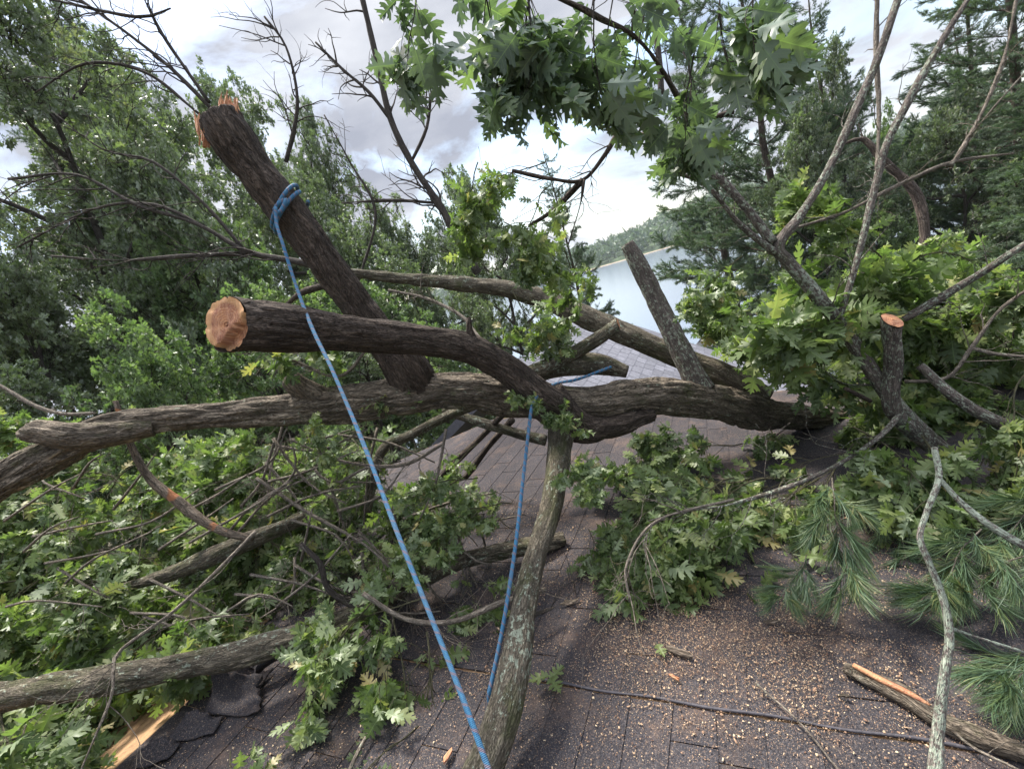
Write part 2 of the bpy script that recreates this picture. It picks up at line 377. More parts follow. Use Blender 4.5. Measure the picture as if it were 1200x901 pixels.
def bough_data(seed, L=1., nside=9, spread=.5, nl=(4, 7), size=.135, droop=.2, r0=.008, pine=False, flat=.5, subs=(1, 3)):
    rng = np.random.RandomState(seed); tw = []; R = []; Pp = []
    Z = np.array([0, 0, 1.])
    pts = [np.zeros(3)]; d = np.array([1., 0, .25])
    for i in range(8):
        d = unit(d+rng.normal(0, .13, 3)+np.array([.1, 0, -droop*.16])); pts.append(pts[-1]+d*L/8)
    pts = np.array(pts); tw.append(np.column_stack([pts, np.linspace(r0, r0*.25, 9)])); ends = [(pts[-1], d)]
    def rosette(p, d, k, nodes=()):
        if pine:
            R.append(lframe(d, unit(rng.normal(size=3)), size*rng.uniform(.8, 1.15), rng, 1.)); Pp.append(p); return
        a0 = rng.uniform(0, 6.28)
        for j in range(k):
            a = a0+j*2.4; side = unit(np.cross(d, [0.1, .2, 1])); dd = rot_about(side, d, a)
            lean = rng.uniform(.35, 1.25); ld = unit(d*rng.uniform(.3, 1)+dd*lean+np.array([0, 0, -droop*rng.uniform(.2, 2.2)]))
            up = unit(Z*(-1 if rng.rand() < .18 else 1)+d*.3+rng.normal(0, .55, 3)); s = size*rng.uniform(.6, 1.15)
            R.append(lframe(ld, up, s, rng)); Pp.append(p+ld*s*.18-d*rng.uniform(0, .05))
    for i in range(nside):
        t = .12+.85*(i+rng.uniform(-.3, .3))/nside; t = min(max(t, .05), .98); k = t*8; a = int(k); f = k-a
        p = pts[a]*(1-f)+pts[min(a+1, 8)]*f; md = unit(pts[min(a+1, 8)]-pts[a])
        ax = unit(Z+rng.normal(0, flat, 3)); sd_ = rot_about(md, ax, (1 if i % 2 else -1)*rng.uniform(.6, 1.15))
        ln = L*spread*(1.05-.65*t)*rng.uniform(.6, 1.1); q = [p]; dd = sd_
        for j in range(4):
            dd = unit(dd+rng.normal(0, .14, 3)+md*.08+np.array([0, 0, -droop*.15])); q.append(q[-1]+dd*ln/4)
        q = np.array(q); tw.append(np.column_stack([q, np.linspace(r0*.5, r0*.2, 5)])); ends.append((q[-1], dd))
        if pine:
            for j in (1, 2, 3): ends.append((q[j]+dd*.01, unit(dd+rng.normal(0, .2, 3))))
        for j in range(rng.randint(subs[0], subs[1]+1)):
            tt = rng.uniform(.3, .9)*4; a2 = int(tt); p2 = q[a2]+(q[min(a2+1, 4)]-q[a2])*(tt-a2)
            d2 = rot_about(dd, unit(Z+rng.normal(0, flat, 3)), rng.choice([-1, 1])*rng.uniform(.5, 1.1)); l2 = ln*rng.uniform(.25, .5)
            e = p2+d2*l2; tw.append(np.column_stack([np.array([p2, (p2+e)/2+rng.normal(0, l2*.05, 3), e]), [r0*.32, r0*.25, r0*.17]])); ends.append((e, d2))
            if pine: ends.append(((p2+e)/2, d2))
    for p, d in ends: rosette(p, unit(d), rng.randint(nl[0], nl[1]+1) if not pine else 1)
    if not pine:
        for c in tw[1:]:
            if rng.rand() < .6: 
                j = rng.randint(1, len(c)); rosette(c[j, :3], unit(c[-1, :3]-c[0, :3]), 2)
    mb = MB()
    for c in tw: tube(mb, c, 5 if c is tw[0] else 4, step=9., cap0=False)
    return dict(V=np.concatenate(mb.V), T=np.concatenate(mb.T), Q=np.concatenate(mb.Q), K=np.concatenate(mb.K), R=np.array(R), P=np.array(Pp))
def bough_meshes(name, data, q, leafm, stemm, seed=1):
    rng = np.random.RandomState(seed)
    me = mesh(name, data['V'], data['T'], data['Q'], {'bk': data['K']}, [stemm], True)
    V, T, a = bake_leaves(data['R'], data['P'], q, rng)
    ml = mesh('leaves' if 'ndl' not in q else 'needles', V, T, None, {'lf': a}, [leafm], False)
    return me, ml
def basis(base, tip, roll, up=(0, 0, 1), sc=None):
    base = np.asarray(base, float); tip = np.asarray(tip, float); L = np.linalg.norm(tip-base); x = (tip-base)/L
    u = np.asarray(up, float); z = u-x*(u @ x)
    if np.linalg.norm(z) < .1: z = np.array([0, 1., 0])-x*x[1]
    z = rot_about(unit(z), x, roll); y = np.cross(z, x); return np.column_stack([x, y, z])*(L if sc is None else sc)
def mat4(R, p):
    m_ = Matrix.Identity(4)
    for i in range(3):
        for j in range(3): m_[i][j] = R[i][j]
        m_[i][3] = p[i]
    return m_
OAK = [bough_meshes('leafy_branch', bough_data(20+i, nside=9+i % 3, nl=(4, 6), droop=[.4, .6, .3, .8, .5][i], size=.18), 'hi', M['leaf'], M['stem'], i) for i in range(5)]
OAKM = [bough_meshes('leafy_branch', bough_data(40+i, nside=11, droop=[.2, .45, .1, .6][i], size=.19), 'mid', M['leaf'], M['stem'], i) for i in range(4)]
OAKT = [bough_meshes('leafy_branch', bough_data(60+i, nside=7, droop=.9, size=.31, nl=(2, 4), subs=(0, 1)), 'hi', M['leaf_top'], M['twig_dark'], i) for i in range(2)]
PINE = [bough_meshes('needled_branch', bough_data(80+i, L=1., nside=9, spread=.38, size=.27, droop=.35, r0=.007, pine=True, flat=.7, subs=(0, 1)), 'ndl_near', M['needle'], M['twig'], i) for i in range(3)]
def put_bough(kind, i, base, tip, parent, roll=0., up=(0, 0, 1), sc=None):
    ms, ml = kind[i % len(kind)]
    o = bpy.data.objects.new(ms.name.split('.')[0], ms); COL.objects.link(o)
    o.parent = parent; M4 = mat4(basis(base, tip, roll, up, sc), base)
    o.matrix_basis = Matrix.Translation(-Vector(parent.location)) @ M4
    l = bpy.data.objects.new(ml.name.split('.')[0], ml); COL.objects.link(l); l.parent = o
    return o

# dead twigs sprouting from a polyline
def twigs(mb, C, rng, n, ln, w, depth=2, ang=.8, seg=4, grav=0.):
    C = np.asarray(C); k = len(C)
    for i in range(n):
        t = rng.uniform(.12, 1)*(k-1); a = min(int(t), k-2); f = t-a; p = C[a, :3]*(1-f)+C[a+1, :3]*f; d = unit(C[a+1, :3]-C[a, :3])
        r = unit(np.cross(d, rng.normal(size=3))); dd = unit(d*math.cos(ang)+r*math.sin(ang)*rng.uniform(.6, 1.3)); L = ln*rng.uniform(.4, 1.1)
        q = [p]
        for j in range(5):
            dd = unit(dd+rng.normal(0, .22, 3)+np.array([0, 0, -grav])); q.append(q[-1]+dd*L/5)
        r1 = min(w, C[a, 3]*.7); cc_ = np.column_stack([np.array(q), np.linspace(r1, r1*.3, 6)]); tube(mb, cc_, seg, step=9, cap0=False)
        if depth > 1: twigs(mb, cc_, rng, 3, ln*.5, r1*.6, depth-1, ang, seg, grav)

# ================================================================== SETTING
uL = ray(800, 300); uL[2] = 0; uL = unit(uL)              # towards the lake
def ground_z(x, y):
    s = x*uL[0]+y*uL[1]; lat = x*uL[1]-y*uL[0]
    t = np.clip((s-4)/36, 0, 1); z = -4.6-9.6*(t*t*(3-2*t))
    t2 = np.clip((-lat-8)/60, 0, 1); return z+6*t2*t2+.25*np.sin(x*.5)*np.cos(y*.43)
xs = np.concatenate([np.linspace(-3000, -90, 6), np.linspace(-80, 80, 90), np.linspace(90, 3000, 6)])
gx, gy = np.meshgrid(xs, xs, indexing='ij'); gz = np.where((abs(gx) < 85) & (abs(gy) < 85), ground_z(gx, gy), -15.)
gv = np.stack([gx, gy, gz], -1).reshape(-1, 3); n = len(xs)
ii, jj = np.meshgrid(np.arange(n-1), np.arange(n-1), indexing='ij'); q0 = (ii*n+jj).ravel()
gm, t, p, o_ = newmat('forest_floor'); tcn = nd(t, 'ShaderNodeTexCoord')
c = ramp(t, noise(t, tcn.outputs['Object'], .8, 8, .7), [(.3, (.035, .035, .018)), (.55, (.07, .06, .035)), (.75, (.05, .085, .025))]); t.links.new(c, p.inputs['Base Color']); p.inputs['Roughness'].default_value = 1
tag(link('ground', mesh('ground', gv, None, np.stack([q0, q0+n, q0+n+1, q0+1], 1), None, [gm])), kind='structure')
wm, t, p, o_ = newmat('lake_water'); tcn = nd(t, 'ShaderNodeTexCoord'); p.inputs['Base Color'].default_value = (.14, .17, .21, 1); p.inputs['Roughness'].default_value = .16
p.inputs['IOR'].default_value = 1.33; p.inputs['Specular IOR Level'].default_value = 1.
bump(t, p, noise(t, mapped(t, tcn.outputs['Object'], (1, 1, 1)), .9, 5, .6), .25, .06)
WZ = -13.2
wv = np.array([[-3000, -3000, WZ], [3000, -3000, WZ], [3000, 3000, WZ], [-3000, 3000, WZ]], float)
tag(link('lake', mesh('lake', wv, None, [[0, 1, 2, 3]], None, [wm])), kind='structure')
# far shore: hill with a wood on it
vL = np.array([uL[1], -uL[0], 0])
hm = plain('hill_soil', (.05, .075, .035), 1, .05)
nh, mh = 140, 24; lat = np.linspace(-900, 1100, nh); V = []
def hill_h(la, s): return (15+12*np.exp(-((la-300)/260)**2)+4*np.sin(la*.013)+2*np.sin(la*.031+1))*np.clip(s/160, 0, 1)**.7
def shore(la): return 470+.10*abs(la)-.30*np.clip(la, -300, 600)+12*np.sin(la*.02)
for i in range(nh):
    for j in range(mh):
        s = j/(mh-1)*420; q = uL*(shore(lat[i])+s)+vL*lat[i]; V.append([q[0], q[1], WZ+.5+hill_h(lat[i], s)-(.5 if j == 0 else 0)*1.2])
q0 = (np.arange(nh-1)[:, None]*mh+np.arange(mh-1)[None]).ravel()
tag(link('hill', mesh('hill', V, None, np.stack([q0, q0+1, q0+mh+1, q0+mh], 1), None, [hm], True)), kind='structure')
rng = np.random.RandomState(5); mb = MB()                   # wooded slope, one mass
nT_ = 3000; Vt = []; Tt = []
ll = rng.uniform(-500, 700, nT_); ss = rng.uniform(6, 330, nT_)**1.0
bigV = []; bigT = []; at = []; k = 0
for la, s in zip(ll, ss):
    h = rng.uniform(9, 17)*(1 if rng.rand() < .7 else 1.2); w = h*rng.uniform(.22, .42); c0 = uL*(shore(la)+s)+vL*la; z0 = WZ+.5+hill_h(la, s)
    nn = 44; a = rng.uniform(0, 6.28, nn); u = rng.rand(nn); rr = w*np.sqrt(np.sin(np.clip(u, .02, 1)*math.pi*.93+.15).clip(0, 1))*rng.uniform(.6, 1, nn)
    ctr = np.stack([c0[0]+rr*np.cos(a), c0[1]+rr*np.sin(a), z0+h*(.12+u*.88)], 1)
    d1 = rng.normal(0, w*.27, (nn, 3)); d2 = rng.normal(0, w*.27, (nn, 3))
    tri = np.stack([ctr+d1, ctr+d2, ctr-d1-d2], 1).reshape(-1, 3); bigV.append(tri); bigT.append(np.arange(nn*3).reshape(-1, 3)+k); k += nn*3
    g = np.zeros((nn*3, 3)); g[:, 2] = np.clip(rng.normal(.5, .25)+rng.normal(0, .1), 0, 1); at.append(g)
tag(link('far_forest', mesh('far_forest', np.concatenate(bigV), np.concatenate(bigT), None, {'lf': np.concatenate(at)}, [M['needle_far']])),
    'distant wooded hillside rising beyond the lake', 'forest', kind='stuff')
mb = MB()
sh = np.array([np.append(uL*(shore(la)-3)+vL*la+np.array([0, 0, WZ-.2]), .9) for la in np.linspace(-150, 260, 60)]); tube(mb, sh, 8, step=5)
tag(mb.build('sand_shore', plain('sand', (.42, .33, .24), 1, .2)), kind='structure')

# ================================================================== HOUSE WITH SHINGLED ROOF
m, t, p, o_ = newmat('asphalt_shingle'); tcn = nd(t, 'ShaderNodeTexCoord'); v = tcn.outputs['Object']
vr = nd(t, 'ShaderNodeTexVoronoi', Scale=420.); t.links.new(v, vr.inputs['Vector'])
c = ramp(t, noise(t, v, 2.6, 5, .6), [(.3, (.024, .023, .026)), (.7, (.048, .045, .050))])
c = mixc(t, .45, c, ramp(t, vr.outputs['Color'], [(0, (.010, .009, .010)), (.6, (.042, .039, .043)), (1, (.17, .155, .155))]))
c = mixc(t, ramp(t, noise(t, v, 5.5, 7, .72), [(.52, 0.), (.74, .5)]), c, (.17, .115, .085))
c = mixc(t, ramp(t, noise(t, v, 170, 4, .8), [(.57, 0.), (.64, .7)]), c, (.30, .21, .15))
rv = attr(t, 'bk'); sx_ = nd(t, 'ShaderNodeSeparateXYZ'); t.links.new(rv, sx_.inputs[0])
c = mixc(t, 1., c, ramp(t, sx_.outputs[0], [(0, .90), (1, 1.08)]), 'MULTIPLY')
t.links.new(c, p.inputs['Base Color']); p.inputs['Roughness'].default_value = .95; p.inputs['Specular IOR Level'].default_value = .12
bump(t, p, math_(t, 'ADD', vr.outputs['Distance'], noise(t, v, 240, 3)), .6, .0015); M['shingle'] = m
m2, t, p, o_ = newmat('grey_shingle'); tcn = nd(t, 'ShaderNodeTexCoord'); v = tcn.outputs['Object']
c = ramp(t, noise(t, v, 30, 5, .7), [(.3, (.09, .09, .105)), (.7, (.17, .17, .195))])
rv = attr(t, 'bk'); sx_ = nd(t, 'ShaderNodeSeparateXYZ'); t.links.new(rv, sx_.inputs[0])
c = mixc(t, 1., c, ramp(t, sx_.outputs[0], [(0, .8), (1, 1.15)]), 'MULTIPLY')
t.links.new(c, p.inputs['Base Color']); p.inputs['Roughness'].default_value = .8; M['shingle_grey'] = m2
m, t, p, o_ = newmat('plywood'); tcn = nd(t, 'ShaderNodeTexCoord'); v = tcn.outputs['Object']
c = ramp(t, noise(t, mapped(t, v, (30, 4, 30)), 1., 6, .65, 1.), [(.3, (.30, .17, .08)), (.7, (.52, .33, .17))])
c = mixc(t, ramp(t, noise(t, v, 7, 5, .7), [(.42, 0.), (.62, .8)]), c, (.17, .09, .05))
c = mixc(t, ramp(t, noise(t, v, 90, 5, .8), [(.5, 0.), (.6, .7)]), c, (.50, .30, .15))
bump(t, p, noise(t, v, 60, 5, .8), .8, .006)
t.links.new(c, p.inputs['Base Color']); p.inputs['Roughness'].default_value = .85; M['ply'] = m

rng = np.random.RandomState(21)
def shingle_field(a0, a1, b0, b1, course, tab, O, DA, DB, DN, thick=.005, gap=.004, skip=None, base=0., jit=1.):
    """courses run along DA, stacked along DB (downhill); each tab a thin wedge with a real butt"""
    mb = MB(); nb = int((b1-b0)/course)+1
    for i in range(nb):
        bb = b0+i*course; a = a0+rng.uniform(0, tab)
        aa = [a0]
        while a < a1: aa.append(a); a += tab*(rng.uniform(.7, 1.4))
        aa.append(a1)
        for k in range(len(aa)-1):
            x0, x1 = aa[k]+gap/2, aa[k+1]-gap/2
            if x1-x0 < .02: continue
            if skip and skip((x0+x1)/2, bb): continue
            e0 = bb-.03; e1 = bb+course+rng.uniform(-.002, .002)*jit; h0 = .001+base; h1 = thick+rng.uniform(-.0005, .001)*jit+base
            ns = max(1, int((x1-x0)/.08)); V = []
            for j in range(ns+1):
                x = x0+(x1-x0)*j/ns; wv = .0015*math.sin(x*9+i*2)+rng.normal(0, .0007)*jit
                V += [O+DA*x+DB*e0+DN*h0, O+DA*x+DB*(e1+wv)+DN*(h1+abs(rng.normal(0, .0003)*jit)), O+DA*x+DB*(e1+wv)+DN*(base-.004)]
            V = np.array(V); Q = []
            for j in range(ns):
                q = j*3; Q += [(q, q+1, q+4, q+3), (q+1, q+2, q+5, q+4)]
            Q += [(0, 2, 1, 1), (ns*3, ns*3+1, ns*3+2, ns*3+2)]
            Q4 = [x for x in Q if len(set(x)) == 4]; T3 = [x[:3] for x in Q if len(set(x)) == 3]
            K = np.zeros((len(V), 3)); K[:, 0] = rng.rand(); mb.add(V, T3, Q4, K)
    return mb
aE, bE = ab(onroof(244, 800)); aE2, bE2 = ab(onroof(575, 493)); BL = (bE+bE2)/2
aF = max(ab(onroof(600, 490))[0], ab(onroof(760, 500))[0], ab(onroof(900, 505))[0]); aF = min(aF, 5.2)
house = thing('house', 'house under the camera with dark asphalt shingle roof strewn with sawdust', 'house', rp(2, 1, -3.2))
aJ, _ = ab(onroof(620, 797))
roof_far = shingle_field(aJ, aF, BL, 6.0, .127, .7, RO, A, B, NR, base=.004, thick=.0042, gap=.006)
roof = roof_far.build('roof', M['shingle'], house, smooth=False)
shingle_field(-1.6, aJ-.004, BL+.04, 6.0, .127, .8, RO, A, B, NR, base=0.0).build('roof', M['shingle'], house, smooth=False)
# roof deck, ridge and other slope
DL = unit(-B*math.cos(rad(16))-NR*math.sin(rad(16)))          # downhill on the left slope
NL = unit(np.cross(A, DL)); NL = NL if NL[2] > 0 else -NL
def slab(mb, c4, dn, th):
    c4 = np.array(c4); V = np.vstack([c4, c4-dn*th]); mb.add(V, None, [(0, 1, 2, 3), (7, 6, 5, 4), (0, 4, 5, 1), (1, 5, 6, 2), (2, 6, 7, 3), (3, 7, 4, 0)])
mb = MB(); slab(mb, [rp(-1.7, BL-.001, -.004), rp(-1.7, 6.05, -.004), rp(aF+.03, 6.05, -.004), rp(aF+.03, BL-.001, -.004)], NR, .02)
mb.build('roof_deck', M['ply'], house, False)
E0 = rp(0, BL, -.003)
mb = MB(); slab(mb, [E0+A*-1.7, E0+A*(aF+.03), E0+A*(aF+.03)+DL*1.6, E0+A*-1.7+DL*1.6], NL, .02)
dk = mb.build('roof_deck', M['ply'], house, False); dk['label'] = 'bare plywood sheathing where shingles were torn off'
# shingles left on the far half of the left slope
shingle_field(1.55, aF, 0., 1.6, .127, .9, E0, A, DL, NL, base=.002).build('roof', M['shingle'], house, smooth=False)
# ridge cap pieces on the far half
mb = MB()
for k in range(int((aF-1.75)/.125)):
    a = 1.6+k*.125; w = .14
    o1 = E0+NR*.022+A*a; V = [o1-0*A+DL*w-NR*.0, o1, o1+B*w, o1+A*.15+DL*w+NR*.006, o1+A*.15+NR*.008, o1+A*.15+B*w+NR*.006]
    V += [np.array(x)-NR*.006 for x in V]; K = np.zeros((12, 3)); K[:, 0] = rng.rand()
    mb.add(V, None, [(0, 1, 4, 3), (1, 2, 5, 4), (6, 9, 10, 7), (7, 10, 11, 8), (0, 6, 7, 1), (1, 7, 8, 2), (3, 4, 10, 9), (4, 5, 11, 10)], K)
mb.build('ridge_cap', M['shingle'], house, False)
# raised strip seen across the foreground, with a small cover flange
mb = MB(); C = []
for i in range(30):
    b = ab(onroof(622, 797))[1]+i*.07; q = rp(aJ+.004*math.sin(i*1.3), b, .010+.001*math.sin(i*.9)); C.append(list(q)+[.0045])
tube(mb, C, 8, .03, lump=.001); K_ = plain('flashing_strip', (.06, .055, .062), .6, 60, .3)
mb.build('flashing', K_, house)
# fascia and walls below
mb = MB(); wallm = plain('wall_siding', (.30, .27, .23), .8, 8, .15)
zb = -4.6
for (a0, b0, a1, b1) in ((-1.6, BL-1.3, aF-.1, BL-1.3), (aF-.1, BL-1.3, aF-.1, 5.9), (aF-.1, 5.9, -1.6, 5.9), (-1.6, 5.9, -1.6, BL-1.3)):
    def hz(a_, b_):
        q = rp(a_, b_, -.06) if b_ > BL else E0+A*a_+DL*(1.3)-NL*.06
        return q
    p0, p1 = hz(a0, b0), hz(a1, b1); V = [p0, p1, [p1[0], p1[1], zb-1], [p0[0], p0[1], zb-1]]
    if (b0 > BL) != (b1 > BL):
        pm = rp(a0, BL, -.06); mb.add([p0, pm, [pm[0], pm[1], zb-1], [p0[0], p0[1], zb-1]], None, [(0, 1, 2, 3)]); mb.add([pm, p1, [p1[0], p1[1], zb-1], [pm[0], pm[1], zb-1]], None, [(0, 1, 2, 3)])
    else: mb.add(V, None, [(0, 1, 2, 3)])
mb.build('wall', wallm, house, False)
# curled torn shingle flap near the broken ridge
fl = MB(); c0 = onroof(300, 800, .03); c1 = onroof(262, 846, .02); c2 = onroof(232, 830, .02)
nu, nv_ = 16, 12; V = []
pa, pb, pc, pd = onroof(238, 838, .02), onroof(300, 838, .018), onroof(312, 800, .03), onroof(262, 790, .10)
for i in range(nu):
    for j in range(nv_):
        u, w = i/(nu-1), j/(nv_-1); q = (pa*(1-u)+pb*u)*(1-w)+(pd*(1-u)+pc*u)*w
        jg = .028*float(vn(np.array([[u*7, w*7, 1.3]]))[0]); q = q+(A*jg*(w > .8)+B*jg*(u > .8))
        curl = .05*max(0, w-.45)**1.3*(1-u*.5)*3; q = q+NR*(curl+.006*math.sin(u*7+w*4))+A*(-.35*curl)+B*.01*math.sin(w*9)*u
        V.append(q)
q0 = (np.arange(nu-1)[:, None]*nv_+np.arange(nv_-1)[None]).ravel()
Q = [q for q in np.stack([q0, q0+1, q0+nv_+1, q0+nv_], 1)]
V = np.array(V); K = np.zeros((len(V), 3)); K[:, 0] = .3; fl.add(V, None, Q, K)
fo = fl.build('shingle_flap', M['shingle'], house, True); fo['label'] = 'torn curled shingle lifted at the broken ridge'
sm = fo.modifiers.new('thick', 'SOLIDIFY'); sm.thickness = .005
rg = np.random.RandomState(8)
for (q0_, q1_, q2_, q3_, lf) in (((196, 872), (250, 860), (262, 838), (222, 836), .03), ((266, 812), (300, 812), (318, 786), (286, 782), .055), ((150, 905), (196, 890), (214, 868), (180, 866), .02)):
    mb = MB(); cs = [onroof(q0_[0], q0_[1], .014), onroof(q1_[0], q1_[1], .014), onroof(q2_[0], q2_[1], .018), onroof(q3_[0], q3_[1], .02+lf)]; V = []
    for i in range(14):
        for j in range(10):
            u, w = i/13, j/9; q = (cs[0]*(1-u)+cs[1]*u)*(1-w)+(cs[3]*(1-u)+cs[2]*u)*w
            e_ = .016*float(vn(np.array([[u*6+lf*90, w*6, 2.2]]))[0]); q = q+A*e_*(w > .85)-B*abs(e_)*1.5*(u < .1)+NR*(lf*.6*(1-u)*w*w+.004*math.sin(u*9+w*5)); V.append(q)
    q0 = (np.arange(13)[:, None]*10+np.arange(9)[None]).ravel(); mb.add(np.array(V), None, np.stack([q0, q0+1, q0+11, q0+10], 1), np.full((140, 3), .4))
    fo = mb.build('shingle_flap', M['shingle'], house); sm = fo.modifiers.new('thick', 'SOLIDIFY'); sm.thickness = .004
# long curled edge strip beside the log
mb = MB(); V = []; C = [onroof(x, y, h) for x, y, h in ((300, 808, .02), (300, 792, .05), (318, 776, .07), (345, 764, .06), (385, 752, .03))]
C2 = [c+NR*.05+B*.02 for c in C]
for a, b in zip(spline(np.column_stack([C, np.ones(5)]), .02)[:, :3], spline(np.column_stack([C2, np.ones(5)]), .02)[:, :3]): V += [a, b]
q = np.arange(len(V)//2-1)*2; mb.add(V, None, np.stack([q, q+1, q+3, q+2], 1), np.full((len(V), 3), .2))
fo = mb.build('shingle_flap', M['shingle'], house); sm = fo.modifiers.new('thick', 'SOLIDIFY'); sm.thickness = .006; fo['label'] = 'bent dark strip of roofing edge standing up beside the log'

# second roof beyond the trunk
O2 = P(745, 402, 7.0); ml2 = np.cross(ray(700, 372), ray(800, 404)); B2 = unit(np.cross(ml2, A)); B2 = B2 if B2 @ rgt > 0 else -B2
N2 = np.cross(B2, A); N2 = unit(N2 if N2[2] > 0 else -N2)
cab = thing('cottage', 'neighbouring cottage with pale grey shingle roof beyond the fallen trunk', 'house', (O2[0], O2[1], -4.8))
shingle_field(-2.6, 1.0, -1.0, 3.4, .125, .20, O2, A, B2, N2, thick=.004, gap=.010).build('roof', M['shingle_grey'], cab, False)
mb = MB(); slab(mb, [O2+A*-2.7+B2*-1.05-N2*.004, O2+A*-2.7+B2*3.6-N2*.004, O2+A*1.1+B2*3.6-N2*.004, O2+A*1.1+B2*-1.05-N2*.004], N2, .1)
D2 = unit(-B2+np.array([0, 0, -1.0])*1.2); D2 = unit(-B2*[1, 1, 0]+np.array([0, 0, -.5]))
slab(mb, [O2+A*-2.7+B2*-1.05, O2+A*1.1+B2*-1.05, O2+A*1.1+B2*-1.05+D2*2.5, O2+A*-2.7+B2*-1.05+D2*2.5], unit(np.cross(A, D2))*(1 if np.cross(A, D2)[2] > 0 else -1), .1)
mb.build('roof_deck', M['shingle_grey'], cab, False)
mb = MB(); q = [O2+A*s1+B2*s2-N2*.12 for s1, s2 in ((-2.5, -.7), (.9, -.7), (.9, 3.2), (-2.5, 3.2))]
for i in range(4):
    a, b = q[i], q[(i+1) % 4]; mb.add([a, b, [b[0], b[1], -9], [a[0], a[1], -9]], None, [(0, 1, 2, 3)])
mb.build('wall', wallm, cab, False)
# boathouse by the water
bo = P(846, 412, 24.); sh_ = thing('shed', 'small dark roofed shed with white gable end near the lake behind the pine', 'shed', (bo[0], bo[1], bo[2]-2))
ax, ay = unit(np.array([.7, .7, 0])), unit(np.array([-.7, .7, 0])); zz = np.array([0, 0, 1.])
ax = unit(ray(700, 330)*[1, 1, 0]); ay = np.array([-ax[1], ax[0], 0])
w2, l2, hw, hr = 1.1, 1.2, .2, 1.25
mb = MB()
for s in (-1, 1):
    slab(mb, [bo-ax*l2+zz*hr, bo+ax*l2+zz*hr, bo+ax*l2+ay*s*w2*1.1+zz*hw, bo-ax*l2+ay*s*w2*1.1+zz*hw], zz, .06)
mb.build('roof', plain('dark_roof', (.05, .05, .06), .8, 10), sh_, False)
mb = MB()
for s in (-1, 1):
    e = bo+ax*s*(l2-.1); mb.add([e-ay*w2, e+ay*w2, e+ay*w2-zz*2.2, e-ay*w2-zz*2.2, e+zz*(hr-.08)], [(0, 1, 4)], [(0, 1, 2, 3)])
    e = bo+ay*s*w2; mb.add([e-ax*(l2-.1), e+ax*(l2-.1), e+ax*(l2-.1)-zz*2.2, e-ax*(l2-.1)-zz*2.2], None, [(0, 1, 2, 3)])
mb.build('wall', plain('white_siding', (.7, .7, .72), .7, 6, .1), sh_, False)

# ================================================================== FALLEN OAK
def cutface(ring, parent, name='cut_face', jag=.004, seed=0, cup=0.):
    n = len(ring); c = ring.mean(0); nr = unit(np.cross(ring[1]-ring[0], ring[n//3]-ring[0])); nr = nr if nr @ (-c) > 0 else -nr
    rg = np.random.RandomState(seed); V = []; K = []; ks = 14
    ex = unit(ring[0]-c); ey = np.cross(nr, ex)
    for k in range(1, ks+1):
        for i in range(n):
            d = (ring[i]-c)*k/ks*.985; V.append(c+d); K.append([d @ ex, d @ ey, 0])
    V = np.array(V); K = np.array(K); nz = vn(K*[28, 28, 1]+seed)+.6*vn(K*[70, 40, 1]+seed)
    if cup:
        im = np.array([(V-c) @ rgt, (V-c) @ upc]); q_ = im[1]*.8-im[0]*.6+.008*vn(K*45); step = np.where(q_ < -.030, -.030, 0)-.25*np.clip(-q_-.030, 0, 1)*0
    else: step = 0
    V += nr*(.004+jag*nz+step*cup)[:, None] if not np.isscalar(nz) else 0
    V = np.vstack([V, c+nr*.004]); K = np.vstack([K, [0, 0, 0]]); T = [(i, (i+1) % n, n*ks) for i in range(n)]; Q = []
    for k in range(ks-1):
        for i in range(n): Q.append((k*n+i, k*n+(i+1) % n, (k+1)*n+(i+1) % n, (k+1)*n+i))
    mb = MB(); mb.add(V, T, Q, K); return mb.build(name, M['wood'], parent, True)
oak = thing('fallen_oak', 'huge fallen oak lying across the whole view above the dark roof', 'fallen tree', P(660, 500, 2.5))
def limb(L, mat='bark', parent=oak, seg=20, step=.02, bark=.004, lump=.004, seed=0, name='limb', cut=None, tw=None, cutjag=.003, cup=0., round_end=False):
    mb = MB(); C = pxs(L) if len(L[0]) == 4 and L[0][2] > .5 else np.array(L)
    ring = tube(mb, C, seg, step, bark, seed, lump, cut, round_end, cap0=cut is None)
    if tw: twigs(mb, C, np.random.RandomState(seed+5), *tw)
    o = mb.build(name, M[mat], parent)
    if cut is not None: cutface(ring, o, seed=seed, jag=cutjag, cup=cup)
    return o
limb([(-70, 615, 54, 1.75), (0, 565, 50, 1.85), (60, 532, 54, 1.95), (150, 498, 47, 2.05), (300, 483, 43, 2.2), (400, 474, 48, 2.28), (450, 469, 50, 2.3), (530, 459, 54, 2.35), (600, 464, 54, 2.4),
      (680, 473, 52, 2.45), (750, 465, 48, 2.55), (800, 466, 46, 2.62), (850, 474, 48, 2.7), (890, 484, 46, 2.8), (940, 489, 36, 2.95), (1000, 492, 30, 3.1), (1080, 500, 26, 3.3)],
     seg=96, step=.009, bark=.011, lump=.016, seed=1, name='trunk')
limb([(27, 505, 30, 1.9), (45, 506, 42, 1.9), (85, 510, 44, 1.93), (130, 508, 36, 1.99), (180, 500, 26, 2.06)], seg=48, step=.009, bark=.009, lump=.014, seed=3, round_end=True)
limb([(335, 440, 20, 2.18), (350, 452, 30, 2.2), (375, 465, 34, 2.25), (400, 474, 30, 2.28)], seg=32, step=.01, bark=.006, lump=.01, seed=4, round_end=True)
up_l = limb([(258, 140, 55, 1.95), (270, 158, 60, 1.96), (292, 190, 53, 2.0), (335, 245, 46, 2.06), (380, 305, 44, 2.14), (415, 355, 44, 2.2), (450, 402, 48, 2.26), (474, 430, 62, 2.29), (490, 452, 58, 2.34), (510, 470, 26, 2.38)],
     'bark_dark', seg=72, step=.009, bark=.008, lump=.012, seed=8)
